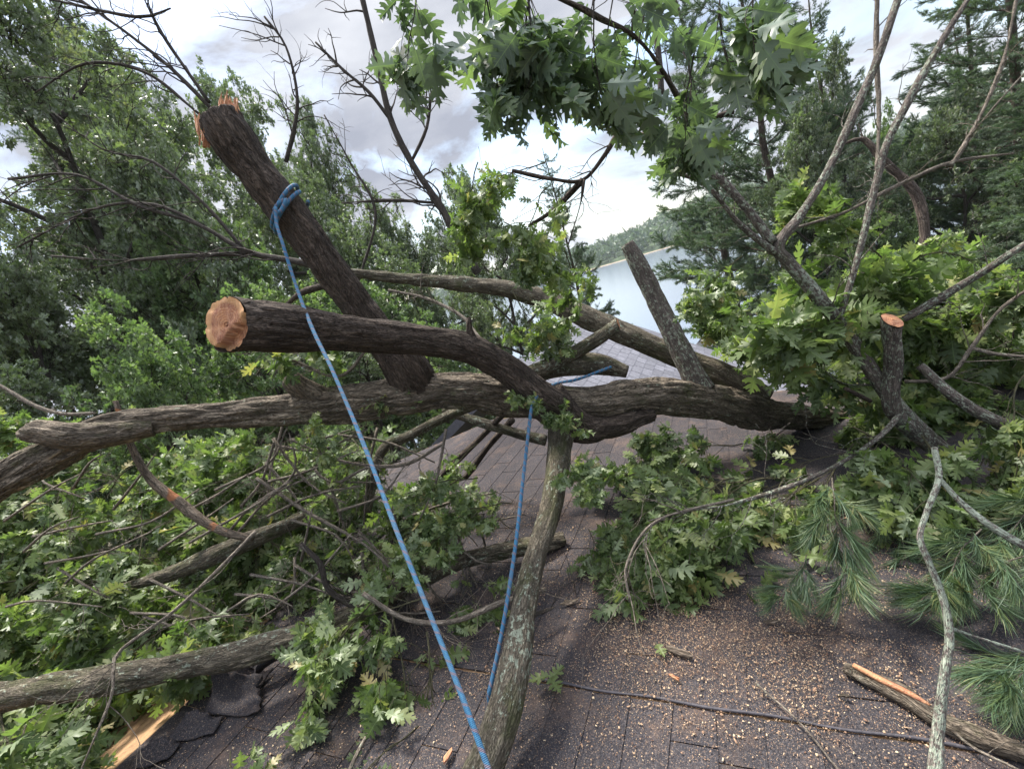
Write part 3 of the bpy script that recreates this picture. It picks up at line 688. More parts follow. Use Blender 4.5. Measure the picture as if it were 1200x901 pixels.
cl = limb([(266, 381, 79, 1.52), (300, 382, 74, 1.58), (340, 385, 66, 1.66), (390, 389, 53, 1.78), (440, 393, 48, 1.9), (500, 399, 43, 2.02), (548, 408, 42, 2.1), (590, 430, 40, 2.17), (622, 455, 42, 2.23), (655, 482, 46, 2.32)],
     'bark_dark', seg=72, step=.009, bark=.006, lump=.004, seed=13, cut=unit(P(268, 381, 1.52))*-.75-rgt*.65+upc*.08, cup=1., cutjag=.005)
limb([(549, 372, 5, 2.06), (550, 385, 9, 2.07), (553, 400, 18, 2.1)], 'bark_dark', seg=12, seed=5, bark=.002, lump=.001)
# splintered top of the upright limb
mb = MB(); rg = np.random.RandomState(2)
for cx, cy, k, h in ((240, 150, 26, 22), (266, 128, 40, 24)):
    for i in range(k):
        bx, by, bz = cx+rg.uniform(-9, 13), cy+rg.uniform(-4, 16), 1.93+rg.uniform(-.02, .07); q_ = rg.rand()**1.6
        b0 = P(bx, by+8, bz); tp = P(bx-rg.uniform(-3, 6), by-h*(.25+.75*q_), bz+rg.uniform(-.02, .02)); w_ = rg.uniform(.004, .012)
        md = (b0+tp)/2+rg.normal(0, .004, 3); C = np.array([list(b0)+[w_], list(md)+[w_*.8], list(tp)+[.0008]]); tube(mb, C, 4, .015, lump=.001, seed=i)
sp = mb.build('splintered_wood', M['wood'], up_l, False)
limb([(385, 318, 8, 3.0), (430, 322, 15, 3.05), (490, 328, 17, 3.1), (545, 333, 18, 3.1), (590, 338, 22, 3.1), (640, 352, 26, 3.1), (690, 373, 29, 3.05), (740, 395, 31, 3.0), (800, 421, 32, 2.95), (850, 442, 36, 2.9), (895, 470, 40, 2.85)],
     'bark_moss', seg=40, step=.015, bark=.006, lump=.008, seed=17)
limb([(735, 286, 16, 2.7), (743, 300, 21, 2.7), (762, 338, 24, 2.7), (785, 385, 26, 2.68), (805, 425, 30, 2.66), (822, 458, 40, 2.66)], 'bark_lichen', seg=36, step=.012, bark=.004, lump=.006, seed=21)
limb([(724, 380, 17, 2.55), (692, 402, 19, 2.55), (650, 425, 20, 2.55), (600, 446, 20, 2.5)], 'bark_moss', seg=24, bark=.003, lump=.004, seed=25, cut=rgt*.9-fwd*.3+upc*.3)
limb([(735, 436, 20, 2.6), (700, 427, 28, 2.62), (660, 428, 28, 2.62), (620, 440, 26, 2.6), (580, 455, 24, 2.5)], 'bark_moss', seg=32, bark=.005, lump=.008, seed=27)
limb([(663, 485, 48, 2.42), (657, 515, 32, 2.33), (654, 545, 29, 2.22), (644, 600, 30, 2.02), (628, 650, 32, 1.85), (614, 710, 36, 1.68), (605, 770, 41, 1.52), (592, 830, 44, 1.42), (566, 900, 47, 1.3), (540, 960, 48, 1.2)],
     'bark_moss', seg=64, step=.009, bark=.004, lump=.007, seed=31)
# knob of bark hanging from the joint
limb([(640, 470, 60, 2.36), (680, 500, 44, 2.38), (720, 498, 34, 2.45), (765, 485, 26, 2.5)], 'bark_dark', seg=40, step=.012, bark=.008, lump=.014, seed=33)
limb([(640, 516, 14, 2.75), (600, 506, 15, 2.8), (560, 494, 14, 2.85), (520, 480, 12, 2.9)], 'bark_moss', seg=16, seed=35, bark=.003)
limb([(430, 600, 10, 2.55), (447, 530, 14, 2.6), (480, 510, 15, 2.65), (530, 485, 14, 2.7), (560, 472, 14, 2.6)], 'bark_moss', seg=16, seed=37, bark=.003)
limb([(545, 560, 8, 3.1), (575, 520, 9, 3.0), (600, 492, 10, 2.8)], 'bark_dark', seg=10, seed=38, bark=.002)
limb([(490, 585, 7, 2.9), (530, 545, 8, 2.95), (568, 508, 9, 2.9), (590, 485, 9, 2.7)], 'bark_dark', seg=10, seed=39, bark=.002)
limb([(625, 480, 26, 2.4), (560, 395, 5, 2.8), (540, 370, 4, 2.9), (500, 350, 3, 3.0), (455, 340, 3, 3.0)], 'twig', seg=8, seed=41, bark=.001, tw=(8, .25, .003, 2))
limb([(405, 330, 9, 2.9), (380, 335, 9, 2.9), (350, 345, 7, 2.95), (330, 365, 5, 3.)], 'bark_dark', seg=8, seed=42, bark=.001, tw=(5, .2, .003, 1))
# right hand part: broken crown limbs
R_ = [
 ([(1120, 540, 24, 2.3), (1085, 510, 22, 2.25), (1045, 468, 21, 2.2), (1000, 402, 19, 2.15), (960, 350, 18, 2.1), (925, 308, 17, 2.1), (912, 288, 16, 2.1), (940, 250, 13, 2.1), (975, 190, 13, 2.1), (1010, 112, 12, 2.1), (1032, 60, 12, 2.1), (1060, -25, 12, 2.1)], 'bark_lichen', 24, (10, .35, .004, 2)),
 ([(905, 284, 15, 2.1), (877, 247, 11, 2.1), (850, 215, 10, 2.1), (833, 200, 9, 2.1), (822, 160, 6, 2.1)], 'bark_lichen', 12, (8, .18, .003, 1)),
 ([(908, 296, 12, 2.1), (867, 263, 9, 2.05), (827, 217, 7, 2.0), (780, 200, 4, 2.0)], 'bark_lichen', 10, (8, .16, .003, 1)),
 ([(980, 385, 8, 2.12), (988, 360, 9, 2.1), (1003, 310, 10, 2.1), (1027, 213, 10, 2.1), (1040, 167, 10, 2.1), (1073, 103, 11, 2.1), (1107, 43, 10, 2.1), (1140, -10, 9, 2.1)], 'bark_lichen', 12, (9, .25, .003, 2)),
 ([(1027, 215, 6, 2.2), (1030, 130, 6, 2.3), (1027, 60, 7, 2.3), (1028, -10, 7, 2.3)], 'twig', 8, (5, .25, .003, 1)),
 ([(1055, 374, 8, 2.2), (1062, 372, 13, 2.2), (1100, 350, 13, 2.15), (1150, 320, 12, 2.1), (1200, 287, 12, 2.0), (1260, 255, 11, 2.0)], 'bark_lichen', 14, (6, .25, .003, 2)),
 ([(1078, 428, 14, 2.1), (1110, 458, 17, 2.05), (1150, 485, 18, 2.0), (1200, 505, 19, 1.95), (1260, 525, 20, 1.9)], 'bark_lichen', 20, None),
 ([(1060, 480, 9, 2.2), (1030, 512, 8, 2.05), (980, 545, 7, 1.95), (920, 572, 6, 1.9), (850, 592, 4, 1.85), (815, 597, 3, 1.8), (760, 610, 2, 1.8)], 'bark_lichen', 8, (16, .3, .0025, 2)),
 ([(1060, 447, 7, 2.2), (1110, 442, 6, 2.1), (1140, 405, 6, 2.05), (1170, 365, 5, 2.0), (1210, 335, 5, 1.9)], 'twig', 8, (8, .25, .003, 2)),
 ([(1140, 408, 4, 2.05), (1170, 415, 4, 2.), (1240, 420, 4, 1.9)], 'twig', 8, (4, .2, .002, 2)),
 ([(933, 267, 5, 2.2), (987, 250, 5, 2.2), (1033, 227, 5, 2.2), (1067, 210, 6, 2.2), (1117, 190, 5, 2.2), (1187, 180, 4, 2.2)], 'twig', 8, (10, .2, .002, 2)),
 ([(1110, 193, 6, 2.2), (1120, 187, 6, 2.2), (1153, 127, 5, 2.2), (1177, 67, 5, 2.2), (1190, 5, 5, 2.2), (1195, -20, 5, 2.2)], 'twig', 8, (8, .25, .002, 2)),
 ([(1134, 163, 4, 2.2), (1170, 120, 4, 2.1), (1215, 70, 4, 2.1)], 'twig', 8, (4, .2, .002, 2)),
 ([(1020, 470, 6, 2.2), (990, 455, 7, 2.15)], 'bark_dark', 8, None),
]
for k, (L, mt, sg, tw) in enumerate(R_): limb(L, mt, seg=sg, seed=50+k, bark=.002, lump=.002, tw=tw)
limb([(1045, 376, 27, 2.02), (1045, 400, 25, 2.06), (1047, 430, 24, 2.11), (1043, 465, 24, 2.16), (1052, 488, 24, 2.2), (1090, 520, 26, 2.25), (1150, 560, 26, 2.3)], 'bark_lichen', seg=28, step=.012, seed=71, bark=.003, lump=.004, cut=upc*.62-fwd*.78)
# overhead curved branch, and the one the big leaves hang from
limb([(860, 130, 9, 1.7), (800, 150, 8, 1.8), (757, 160, 9, 1.85), (727, 155, 8, 1.9), (710, 180, 7, 1.95), (683, 211, 7, 2.0), (647, 210, 4, 2.0), (600, 200, 3, 2.0)], 'bark_dark', seg=10, seed=80, bark=.001, tw=(7, .25, .003, 2))
limb([(683, 211, 6, 2.0), (650, 245, 5, 2.1), (620, 265, 4, 2.2)], 'bark_dark', seg=8, seed=81, bark=.001, tw=(6, .25, .002, 2))
limb([(684, 211, 6, 2.0), (680, 240, 5, 2.0), (665, 290, 3, 2.1)], 'bark_dark', seg=8, seed=82, bark=.001, tw=(5, .25, .002, 2))
limb([(820, 160, 6, 1.9), (760, 60, 6, 1.5), (700, 20, 6, 1.4), (640, -10, 6, 1.3), (560, -60, 7, 1.2)], 'bark_dark', seg=10, seed=83, bark=.001, tw=(3, .2, .003, 1))

# ------------------------------------------------------------------ boughs of the oak (base px,py,d -> tip px,py,d)
def B_(kind, i, a, b, parent=oak, roll=0., sc=None): return put_bough(kind, i, P(*a), P(*b), parent, roll, sc=sc)
rng = np.random.RandomState(99)
# overhead big-leaf sprig
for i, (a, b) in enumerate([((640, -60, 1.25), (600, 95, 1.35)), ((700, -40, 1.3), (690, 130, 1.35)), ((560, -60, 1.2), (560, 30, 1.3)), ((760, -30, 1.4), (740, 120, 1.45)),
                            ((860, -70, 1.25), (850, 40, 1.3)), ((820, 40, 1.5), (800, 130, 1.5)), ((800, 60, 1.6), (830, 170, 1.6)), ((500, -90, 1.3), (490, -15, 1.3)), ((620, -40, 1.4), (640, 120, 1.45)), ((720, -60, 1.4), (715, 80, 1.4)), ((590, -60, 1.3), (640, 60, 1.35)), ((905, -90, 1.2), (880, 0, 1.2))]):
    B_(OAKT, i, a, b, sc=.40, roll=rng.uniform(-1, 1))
# centre cluster hanging in front of upright gap
for i, (a, b) in enumerate([((640, 190, 2.1), (560, 240, 2.1)), ((640, 220, 2.1), (600, 320, 2.0)), ((560, 190, 2.2), (545, 290, 2.2)), ((660, 290, 2.4), (680, 340, 2.4)), ((600, 340, 2.5), (640, 395, 2.4)),
                            ((590, 260, 2.3), (640, 300, 2.3))]):
    B_(OAK, i, a, b, roll=rng.uniform(-1, 1), sc=.42)
# right crown
for i in range(44):
    a = (rng.uniform(925, 1220), rng.uniform(325, 510)); d = rng.uniform(2.55, 3.5)
    if a[0] < 1010: a = (a[0], 355+(a[1]-320)*.35)
    B_(OAK, i, (a[0], a[1], d), (a[0]+rng.uniform(-70, 90), a[1]+(rng.uniform(-30, 80) if a[0] > 1010 else rng.uniform(-20, 15)), d-rng.uniform(0, .2)), roll=rng.uniform(-.8, .8), sc=rng.uniform(.55, .8))
for i, (a, b) in enumerate([((960, 380, 2.9), (880, 400, 2.9)), ((990, 370, 2.5), (930, 380, 2.5)), ((1120, 540, 2.1), (1040, 600, 1.8)), ((1150, 520, 2.0), (1180, 600, 1.8)), ((1000, 520, 2.3), (960, 600, 2.1)), ((1080, 510, 2.1), (1120, 590, 1.9)), 
                            ((930, 400, 2.8), (880, 380, 2.8)), ((1040, 310, 2.3), (1000, 280, 2.3)), ((1200, 520, 1.9), (1220, 600, 1.6)), ((1200, 440, 2), (1170, 520, 1.8)), ((1000, 500, 2.2), (1050, 540, 2.0))]):
    B_(OAK, i, a, b, roll=rng.uniform(-.8, .8), sc=.55)
# heap in the centre right, hanging on the roof
for i, (a, b) in enumerate([((880, 560, 2.4), (760, 630, 2.1)), ((860, 560, 2.3), (710, 640, 2.0)), ((900, 570, 2.3), (780, 680, 1.95)), ((920, 560, 2.4), (840, 680, 1.9)), ((900, 560, 2.3), (720, 620, 2.0)),
                            ((950, 560, 2.3), (890, 650, 2.1)), ((850, 580, 2.3), (710, 620, 2.2)), ((850, 600, 2.1), (780, 700, 1.85)), ((820, 600, 2.1), (700, 670, 1.95)), ((960, 560, 2.3), (900, 620, 2.0)), ((880, 600, 2.2), (830, 640, 2.0)),
                             ((900, 600, 2.2), (860, 690, 1.95))]):
    B_(OAK, i, a, b, roll=rng.uniform(-.6, .6), sc=.6)
# leaves and shoots strewn over the middle of the roof
for i, (a, b, s_) in enumerate([((870, 520, 2.75), (790, 545, 2.7), .5), ((800, 515, 2.9), (735, 545, 2.8), .42), ((760, 560, 2.65), (700, 560, 2.6), .38), ((560, 520, 2.9), (500, 560, 2.8), .42), ((540, 560, 2.7), (480, 610, 2.5), .45),
                                ((600, 620, 2.35), (560, 600, 2.35), .3), ((500, 610, 2.4), (460, 650, 2.3), .42), ((690, 620, 2.3), (720, 650, 2.1), .34), ((930, 500, 2.8), (860, 520, 2.7), .42), ((560, 640, 2.25), (520, 600, 2.3), .3), ((470, 540, 2.6), (430, 560, 2.5), .5), ((820, 530, 2.8), (760, 510, 2.9), .35)]):
    B_(OAK, i, a, b, roll=rng.uniform(-.6, .6), sc=s_)
# small sprigs around the trunk
for i, (a, b, s) in enumerate([((655, 480, 2.2), (600, 470, 2.1), .18), ((690, 500, 2.3), (640, 480, 2.1), .2), ((660, 530, 2.1), (690, 560, 2.), .2), ((350, 480, 2.1), (360, 520, 2.0), .2), ((420, 480, 2.4), (470, 430, 2.4), .3),
                               ((560, 560, 2.3), (500, 580, 2.2), .3), ((600, 590, 2.3), (540, 600, 2.2), .3), ((870, 300, 2.1), (850, 330, 2.1), .25), ((1080, 300, 2.3), (1120, 290, 2.3), .35), ((300, 440, 2.3), (340, 400, 2.3), .4)]):
    B_(OAK, i, a, b, roll=rng.uniform(-.8, .8), sc=s*1.3)

# ------------------------------------------------------------------ left heap: three fallen limbs with their boughs
heapA = thing('fallen_limb', 'thick rough barked log resting on the torn roof edge at lower left', 'fallen limb', P(200, 785, 1.8))
limb([(-60, 828, 46, 1.78), (0, 817, 44, 1.78), (50, 808, 42, 1.78), (100, 801, 40, 1.8), (170, 789, 36, 1.82), (240, 775, 37, 1.84), (290, 764, 38, 1.86), (350, 746, 35, 1.9), (400, 730, 33, 1.98), (450, 700, 28, 2.1), (500, 672, 26, 2.2), (560, 652, 24, 2.28), (620, 640, 24, 2.34), (660, 632, 20, 2.4)],
     'bark_moss', heapA, seg=64, step=.01, bark=.007, lump=.010, seed=91, name='log')
heapB = thing('fallen_limb', 'short curved mossy log half buried in leaves above the lower left log', 'fallen limb', P(220, 660, 2.4))
limb([(135, 695, 12, 2.4), (150, 687, 17, 2.4), (200, 672, 23, 2.38), (240, 655, 25, 2.36), (285, 636, 24, 2.38), (320, 622, 22, 2.45), (370, 600, 20, 2.6)], 'bark_moss', heapB, seg=40, step=.012, bark=.005, lump=.008, seed=93, name='log')
br = thing('broken_branch', 'slender branch with orange peeled patches below the trunk at left', 'branch', P(200, 580, 2.2))
limb([(135, 470, 6, 2.15), (155, 525, 9, 2.15), (175, 560, 11, 2.15), (205, 585, 13, 2.15), (240, 612, 13, 2.15), (270, 625, 12, 2.15), (296, 630, 11, 2.15)], 'bark_peel', br, seg=14, step=.015, bark=.002, lump=.003, seed=95, name='stem')
br = thing('dead_branch', 'long thin pale bare branch curving down over the lower left log', 'branch', P(207, 713, 1.6))
limb([(300, 622, 6, 1.75), (273, 650, 5.5, 1.7), (207, 713, 5.5, 1.62), (143, 760, 5, 1.55), (133, 780, 4.5, 1.5), (130, 817, 4, 1.45), (97, 897, 3.5, 1.35), (85, 940, 3, 1.3)], 'twig', br, seg=8, seed=96, bark=.0008, lump=.001, name='stem', tw=(10, .25, .002, 2, .7, 4, .05))
br = thing('dead_branch', 'bare brown branch entering from the left edge above the trunk end', 'branch', P(40, 470, 2.3))
limb([(-40, 435, 5, 2.3), (0, 452, 5, 2.3), (40, 475, 6, 2.3), (75, 485, 6, 2.3), (110, 484, 5, 2.3)], 'twig', br, seg=8, seed=97, bark=.0008, lump=.001, name='stem', tw=(5, .25, .002, 2))
# twiggy tangle at the middle
for k, (lab, L) in enumerate([
    ('tangle of grey dead twigs just left of the blue rope below the trunk', [(300, 560, 5, 2.2), (360, 600, 5, 2.2), (430, 640, 4, 2.15), (480, 690, 4, 2.1)]),
    ('bare crooked twigs crossing behind the longer blue rope under the trunk', [(520, 520, 4, 2.4), (470, 545, 5, 2.3), (400, 540, 4, 2.3), (340, 515, 3, 2.3)]),
    ('dark bent branch with orange broken tip in leaves left of the rope', [(352, 637, 7, 2.0), (375, 660, 8, 2.0), (385, 690, 8, 2.0), (420, 715, 6, 2.0)]),
    ('pale bent branch arching over the roof between the two blue ropes', [(425, 695, 6, 1.85), (475, 725, 7, 1.85), (530, 728, 7, 1.85), (590, 705, 8, 1.85), (640, 690, 6, 1.9)]),
    ('thin bare branch lying on shingles right of the leaning pole limb', [(610, 725, 7, 1.95), (660, 710, 7, 2.0), (705, 690, 6, 2.05), (740, 680, 4, 2.1)]),
    ('fine dead twigs hanging from the trunk beneath the sawn limb', [(440, 395, 3, 2.2), (400, 440, 4, 2.2), (350, 425, 4, 2.2), (320, 410, 3, 2.2)]),
    ('lichen spotted twig drooping in front of the leafy heap right of centre', [(860, 585, 4, 1.7), (770, 610, 4, 1.7), (735, 660, 4, 1.65), (738, 705, 3, 1.6)])]):
    br = thing('dead_branch', lab, 'branch', P(L[1][0], L[1][1], L[1][3]))
    limb(L, 'twig_dark' if k in (2, 4) else 'twig', br, seg=8, seed=110+k, bark=.0008, lump=.001, name='stem', tw=(12, .28, .0022, 2, .8, 4, .06))
br = thing('dead_branch', 'dense tangle of fine brown twigs under the trunk between rope and log', 'branch', P(430, 560, 2.4))
rg = np.random.RandomState(5); mbt = MB()
for i in range(26):
    x, y, d = rg.uniform(290, 540), rg.uniform(470, 680), rg.uniform(2.15, 2.6); an = rg.uniform(-.6, 2.2); l = rg.uniform(50, 120)
    C = pxs([(x, y, 4.5, d), (x+l*.5*math.cos(an)+rg.normal(0, 9), y+l*.5*math.sin(an)+rg.normal(0, 9), 3.6, d-.03), (x+l*math.cos(an)+rg.normal(0, 9), y+l*math.sin(an), 2., d-.05)])
    tube(mbt, C, 5, .05); twigs(mbt, C, rg, 6, .22, .0017, 2, .8, 4, .05)
mbt.build('stem', M['twig'], br)
for q, (lab, x0, x1, y0, y1, d0) in enumerate([('loose network of pale bare twigs over the leaf heap at far left', 0, 200, 540, 740, 2.45), ('pale twig network over the leaf heap below the peeled branch', 190, 400, 560, 720, 2.3)]):
    br = thing('dead_branch', lab, 'branch', P((x0+x1)/2, (y0+y1)/2, d0)); mbt = MB()
    for i in range(16):
        x, y = rg.uniform(x0, x1), rg.uniform(y0, y1); d = d0-(y-y0)/300*.5; an = rg.uniform(-1.2, .6); l = rg.uniform(50, 130)
        C = pxs([(x, y, 4.5, d), (x+l*.5*math.cos(an)+rg.normal(0, 9), y+l*.5*math.sin(an)+rg.normal(0, 9), 3.6, d-.03), (x+l*math.cos(an)+rg.normal(0, 9), y+l*math.sin(an), 2., d-.05)])
        tube(mbt, C, 5, .05); twigs(mbt, C, rg, 5, .2, .0016, 2, .8, 4, .05)
    mbt.build('stem', M['twig'], br)
for i in range(110):
    px = rng.uniform(-60, 470); py = rng.uniform(500, 800)
    lim = 815-.36*max(0, px-120); 
    if px > 330: lim = 690
    if py > lim-35: py = rng.uniform(500, lim-35)
    d = 3.4-(py-500)/300*1.3+rng.uniform(-.1, .3)
    dx, dy = rng.uniform(-110, 30), rng.uniform(-20, 85)
    B_(OAK, i, (px, py, d), (px+dx, py+dy, max(1.98, d-.2)), [heapA, heapB][int(py < 700)], roll=rng.uniform(-.7, .7), sc=rng.uniform(.45, .68))
for i, (a, b, s) in enumerate([((440, 700, 1.9), (400, 770, 1.75), .4), ((460, 720, 1.9), (470, 790, 1.75), .42), ((500, 700, 1.9), (440, 740, 1.85), .4), ((510, 780, 1.75), (480, 880, 1.6), .42), ((500, 740, 1.8), (520, 830, 1.65), .42),
                               ((490, 850, 1.6), (450, 900, 1.5), .3), ((40, 860, 1.6), (0, 880, 1.5), .45), ((30, 850, 1.7), (70, 905, 1.5), .4), ((70, 880, 1.6), (40, 900, 1.5), .4), ((0, 830, 1.8), (30, 870, 1.6), .5), ((560, 600, 2.2), (520, 640, 2.1), .35),
                               ((540, 660, 2.1), (560, 720, 2.), .3), ((270, 880, 1.6), (290, 920, 1.5), .25)]):
    B_(OAK, i, a, b, heapA, roll=rng.uniform(-.8, .8), sc=s*1.2)

# ------------------------------------------------------------------ ropes
def rope_mat():
    m, t, p, o = newmat('blue_rope'); v = attr(t, 'bk'); s = nd(t, 'ShaderNodeSeparateXYZ'); t.links.new(v, s.inputs[0])
    ang = math_(t, 'ARCTAN2', s.outputs[1], s.outputs[0])
    h = math_(t, 'SINE', math_(t, 'ADD', math_(t, 'ADD', math_(t, 'MULTIPLY', s.outputs[2], 210.), math_(t, 'MULTIPLY', noise(t, mapped(t, v, (9, 9, 14)), 1., 3), 9.)), ang))
    br_ = math_(t, 'MULTIPLY', math_(t, 'SINE', math_(t, 'ADD', math_(t, 'MULTIPLY', s.outputs[2], 900.), math_(t, 'MULTIPLY', ang, 6.))),
                math_(t, 'SINE', math_(t, 'SUBTRACT', math_(t, 'MULTIPLY', s.outputs[2], 900.), math_(t, 'MULTIPLY', ang, 6.))))
    c = ramp(t, noise(t, mapped(t, v, (300, 300, 120)), 1., 4), [(.3, (.010, .075, .165)), (.7, (.03, .18, .33))])
    c = mixc(t, ramp(t, h, [(.66, 0.), (.88, .7)]), c, (.20, .11, .11))
    c = mixc(t, ramp(t, noise(t, mapped(t, v, (10, 10, 6)), 1., 4), [(.4, 0.), (.75, .45)]), c, (.16, .20, .24))
    t.links.new(c, p.inputs['Base Color']); p.inputs['Roughness'].default_value = .75; bump(t, p, br_, .6, .002); return m
M['rope'] = rope_mat()
def rope(mb, L, r=.008, seed=0):
    C = np.array([list(P(a, b, d))+[r] for a, b, d in L]); tube(mb, C, 12, .012, lump=.0006, seed=seed)
r1 = thing('climbing_rope', 'blue flecked rope tied round the upright limb and running down to the bottom edge', 'rope', P(335, 235, 1.9))
mb = MB(); rope(mb, [(323, 243, 1.86), (324, 262, 1.84), (331, 285, 1.80), (347, 335, 1.74), (366, 385, 1.60), (390, 435, 1.50), (428, 525, 1.36), (466, 625, 1.22), (510, 735, 1.10), (545, 825, 1.01), (574, 905, .94), (600, 975, .88)], .0062)
mb.build('line', M['rope'], r1)
def wrap(mb, cpx, cpy, cd, rr, tilt, a0, a1, r=.008, axis=None, steps=40, shift=0.):
    c = P(cpx, cpy, cd); ax = unit(axis); x = unit(np.cross(ax, fwd)); y = np.cross(ax, x); C = []
    for i in range(steps):
        a = a0+(a1-a0)*i/(steps-1); C.append(list(c+x*rr*math.cos(a)+y*rr*math.sin(a)+ax*(tilt*math.cos(a)+shift*i/steps))+[r])
    tube(mb, np.array(C), 12, .01)
axu = P(380, 305, 2.14)-P(292, 190, 2.0)
mb = MB(); wrap(mb, 334, 243, 2.055, .096, -.045, 0, 6.4, axis=axu, r=.0085); wrap(mb, 337, 247, 2.06, .096, -.03, .2, 6.0, axis=axu, r=.0085, shift=.04)
rope(mb, [(322, 246, 1.93), (326, 240, 1.90), (335, 234, 1.90), (330, 246, 1.89), (323, 252, 1.87)], .0085)
mb.build('knot', M['rope'], r1)
r2 = thing('climbing_rope', 'shorter blue rope draped over the trunk and hanging beside the leaning pole limb', 'rope', P(625, 480, 2.2))
mb = MB(); rope(mb, [(716, 430, 2.50), (700, 436, 2.46), (675, 445, 2.40), (650, 450, 2.34), (632, 462, 2.20), (624, 474, 2.10), (620, 500, 2.05), (612, 570, 1.92), (604, 640, 1.78), (590, 730, 1.62), (578, 790, 1.53), (573, 814, 1.50), (575, 835, 1.52)], .0074)
mb.build('line', M['rope'], r2)

# ------------------------------------------------------------------ right side: lichen branch, pine boughs, bark
lb = thing('lichen_branch', 'upright crooked branch covered in pale green lichen at the lower right', 'branch', P(1105, 700, 1.2))
limb([(1095, 525, 8, 1.35), (1100, 560, 9, 1.3), (1086, 600, 10, 1.25), (1078, 630, 10, 1.22), (1090, 662, 11, 1.2), (1105, 700, 12, 1.18), (1113, 745, 13, 1.15), (1107, 790, 14, 1.12), (1101, 840, 15, 1.1), (1096, 905, 16, 1.05), (1095, 960, 17, 1.0)],
     'bark_pale', lb, seg=20, step=.01, bark=.0015, lump=.003, seed=121, name='stem')
limb([(1098, 558, 8, 1.3), (1130, 592, 8, 1.25), (1170, 622, 9, 1.2), (1230, 655, 10, 1.15)], 'bark_pale', lb, seg=14, step=.01, bark=.0015, lump=.002, seed=123, name='side_shoot')
limb([(1112, 735, 6, 1.16), (1150, 748, 4, 1.16), (1205, 765, 3.5, 1.12)], 'bark_pale', lb, seg=8, seed=124, bark=.0008, name='side_shoot', lump=.001)
slabm = thing('bark_slab', 'long splintered slab of bark lying on shingles at the lower right', 'bark', onroof(1060, 815, .03))
C = np.array([list(onroof(x, y, .03))+[w] for x, y, w in ((990, 782, .006), (1020, 796, .018), (1060, 815, .026), (1105, 845, .024), (1160, 868, .026), (1230, 893, .02))])
mb = MB(); tube(mb, C, 14, .012, bark=.005, lump=.008, seed=5); mb.build('bark', M['bark'], slabm)
mb = MB(); C = np.array([list(onroof(x, y, .055))+[w] for x, y, w in ((1000, 779, .004), (1030, 795, .007), (1065, 812, .008), (1090, 826, .004))]); tube(mb, C, 6, .012, lump=.003); mb.build('splintered_wood', M['wood'], slabm)
rng = np.random.RandomState(123)
for i, (lab, a, b, s) in enumerate([
    ('pine bough hanging in front of the shingles left of the lichen branch', (975, 560, 1.75), (1010, 740, 1.42), .62),
    ('short pine tuft with upright spike resting on sawdust at right', (945, 650, 1.7), (940, 740, 1.5), .34),
    ('pine bough pointing down right of the hanging one', (1060, 590, 1.9), (1045, 720, 1.7), .45),
    ('pine bough spreading below the lichen branch fork', (1150, 620, 1.6), (1100, 700, 1.45), .5),
    ('pine bough reaching in from the right edge above the lower one', (1230, 640, 1.5), (1150, 740, 1.3), .55),
    ('lowest pine bough reaching in from the right edge over bark', (1260, 780, 1.3), (1110, 830, 1.15), .5),
    ('pine bough behind the leafy heap right of centre', (1000, 600, 2.1), (900, 670, 1.9), .5),
    ('shaded pine bough under the oak leaves at the right', (1100, 570, 2.1), (1160, 640, 1.9), .6),
    ('pine bough behind the crooked lichen branch', (1130, 560, 2.0), (1010, 620, 1.9), .6),
    ('topmost pine bough at the right edge below oak leaves', (1240, 570, 1.7), (1150, 660, 1.6), .55)]):
    pb = thing('pine_bough', lab, 'pine bough', P(*a), 'pine boughs hanging over the right of the roof')
    put_bough(PINE, i, P(*a), P(*b), pb, rng.uniform(-1, 1), sc=s*(.8 if i != 0 else .72))

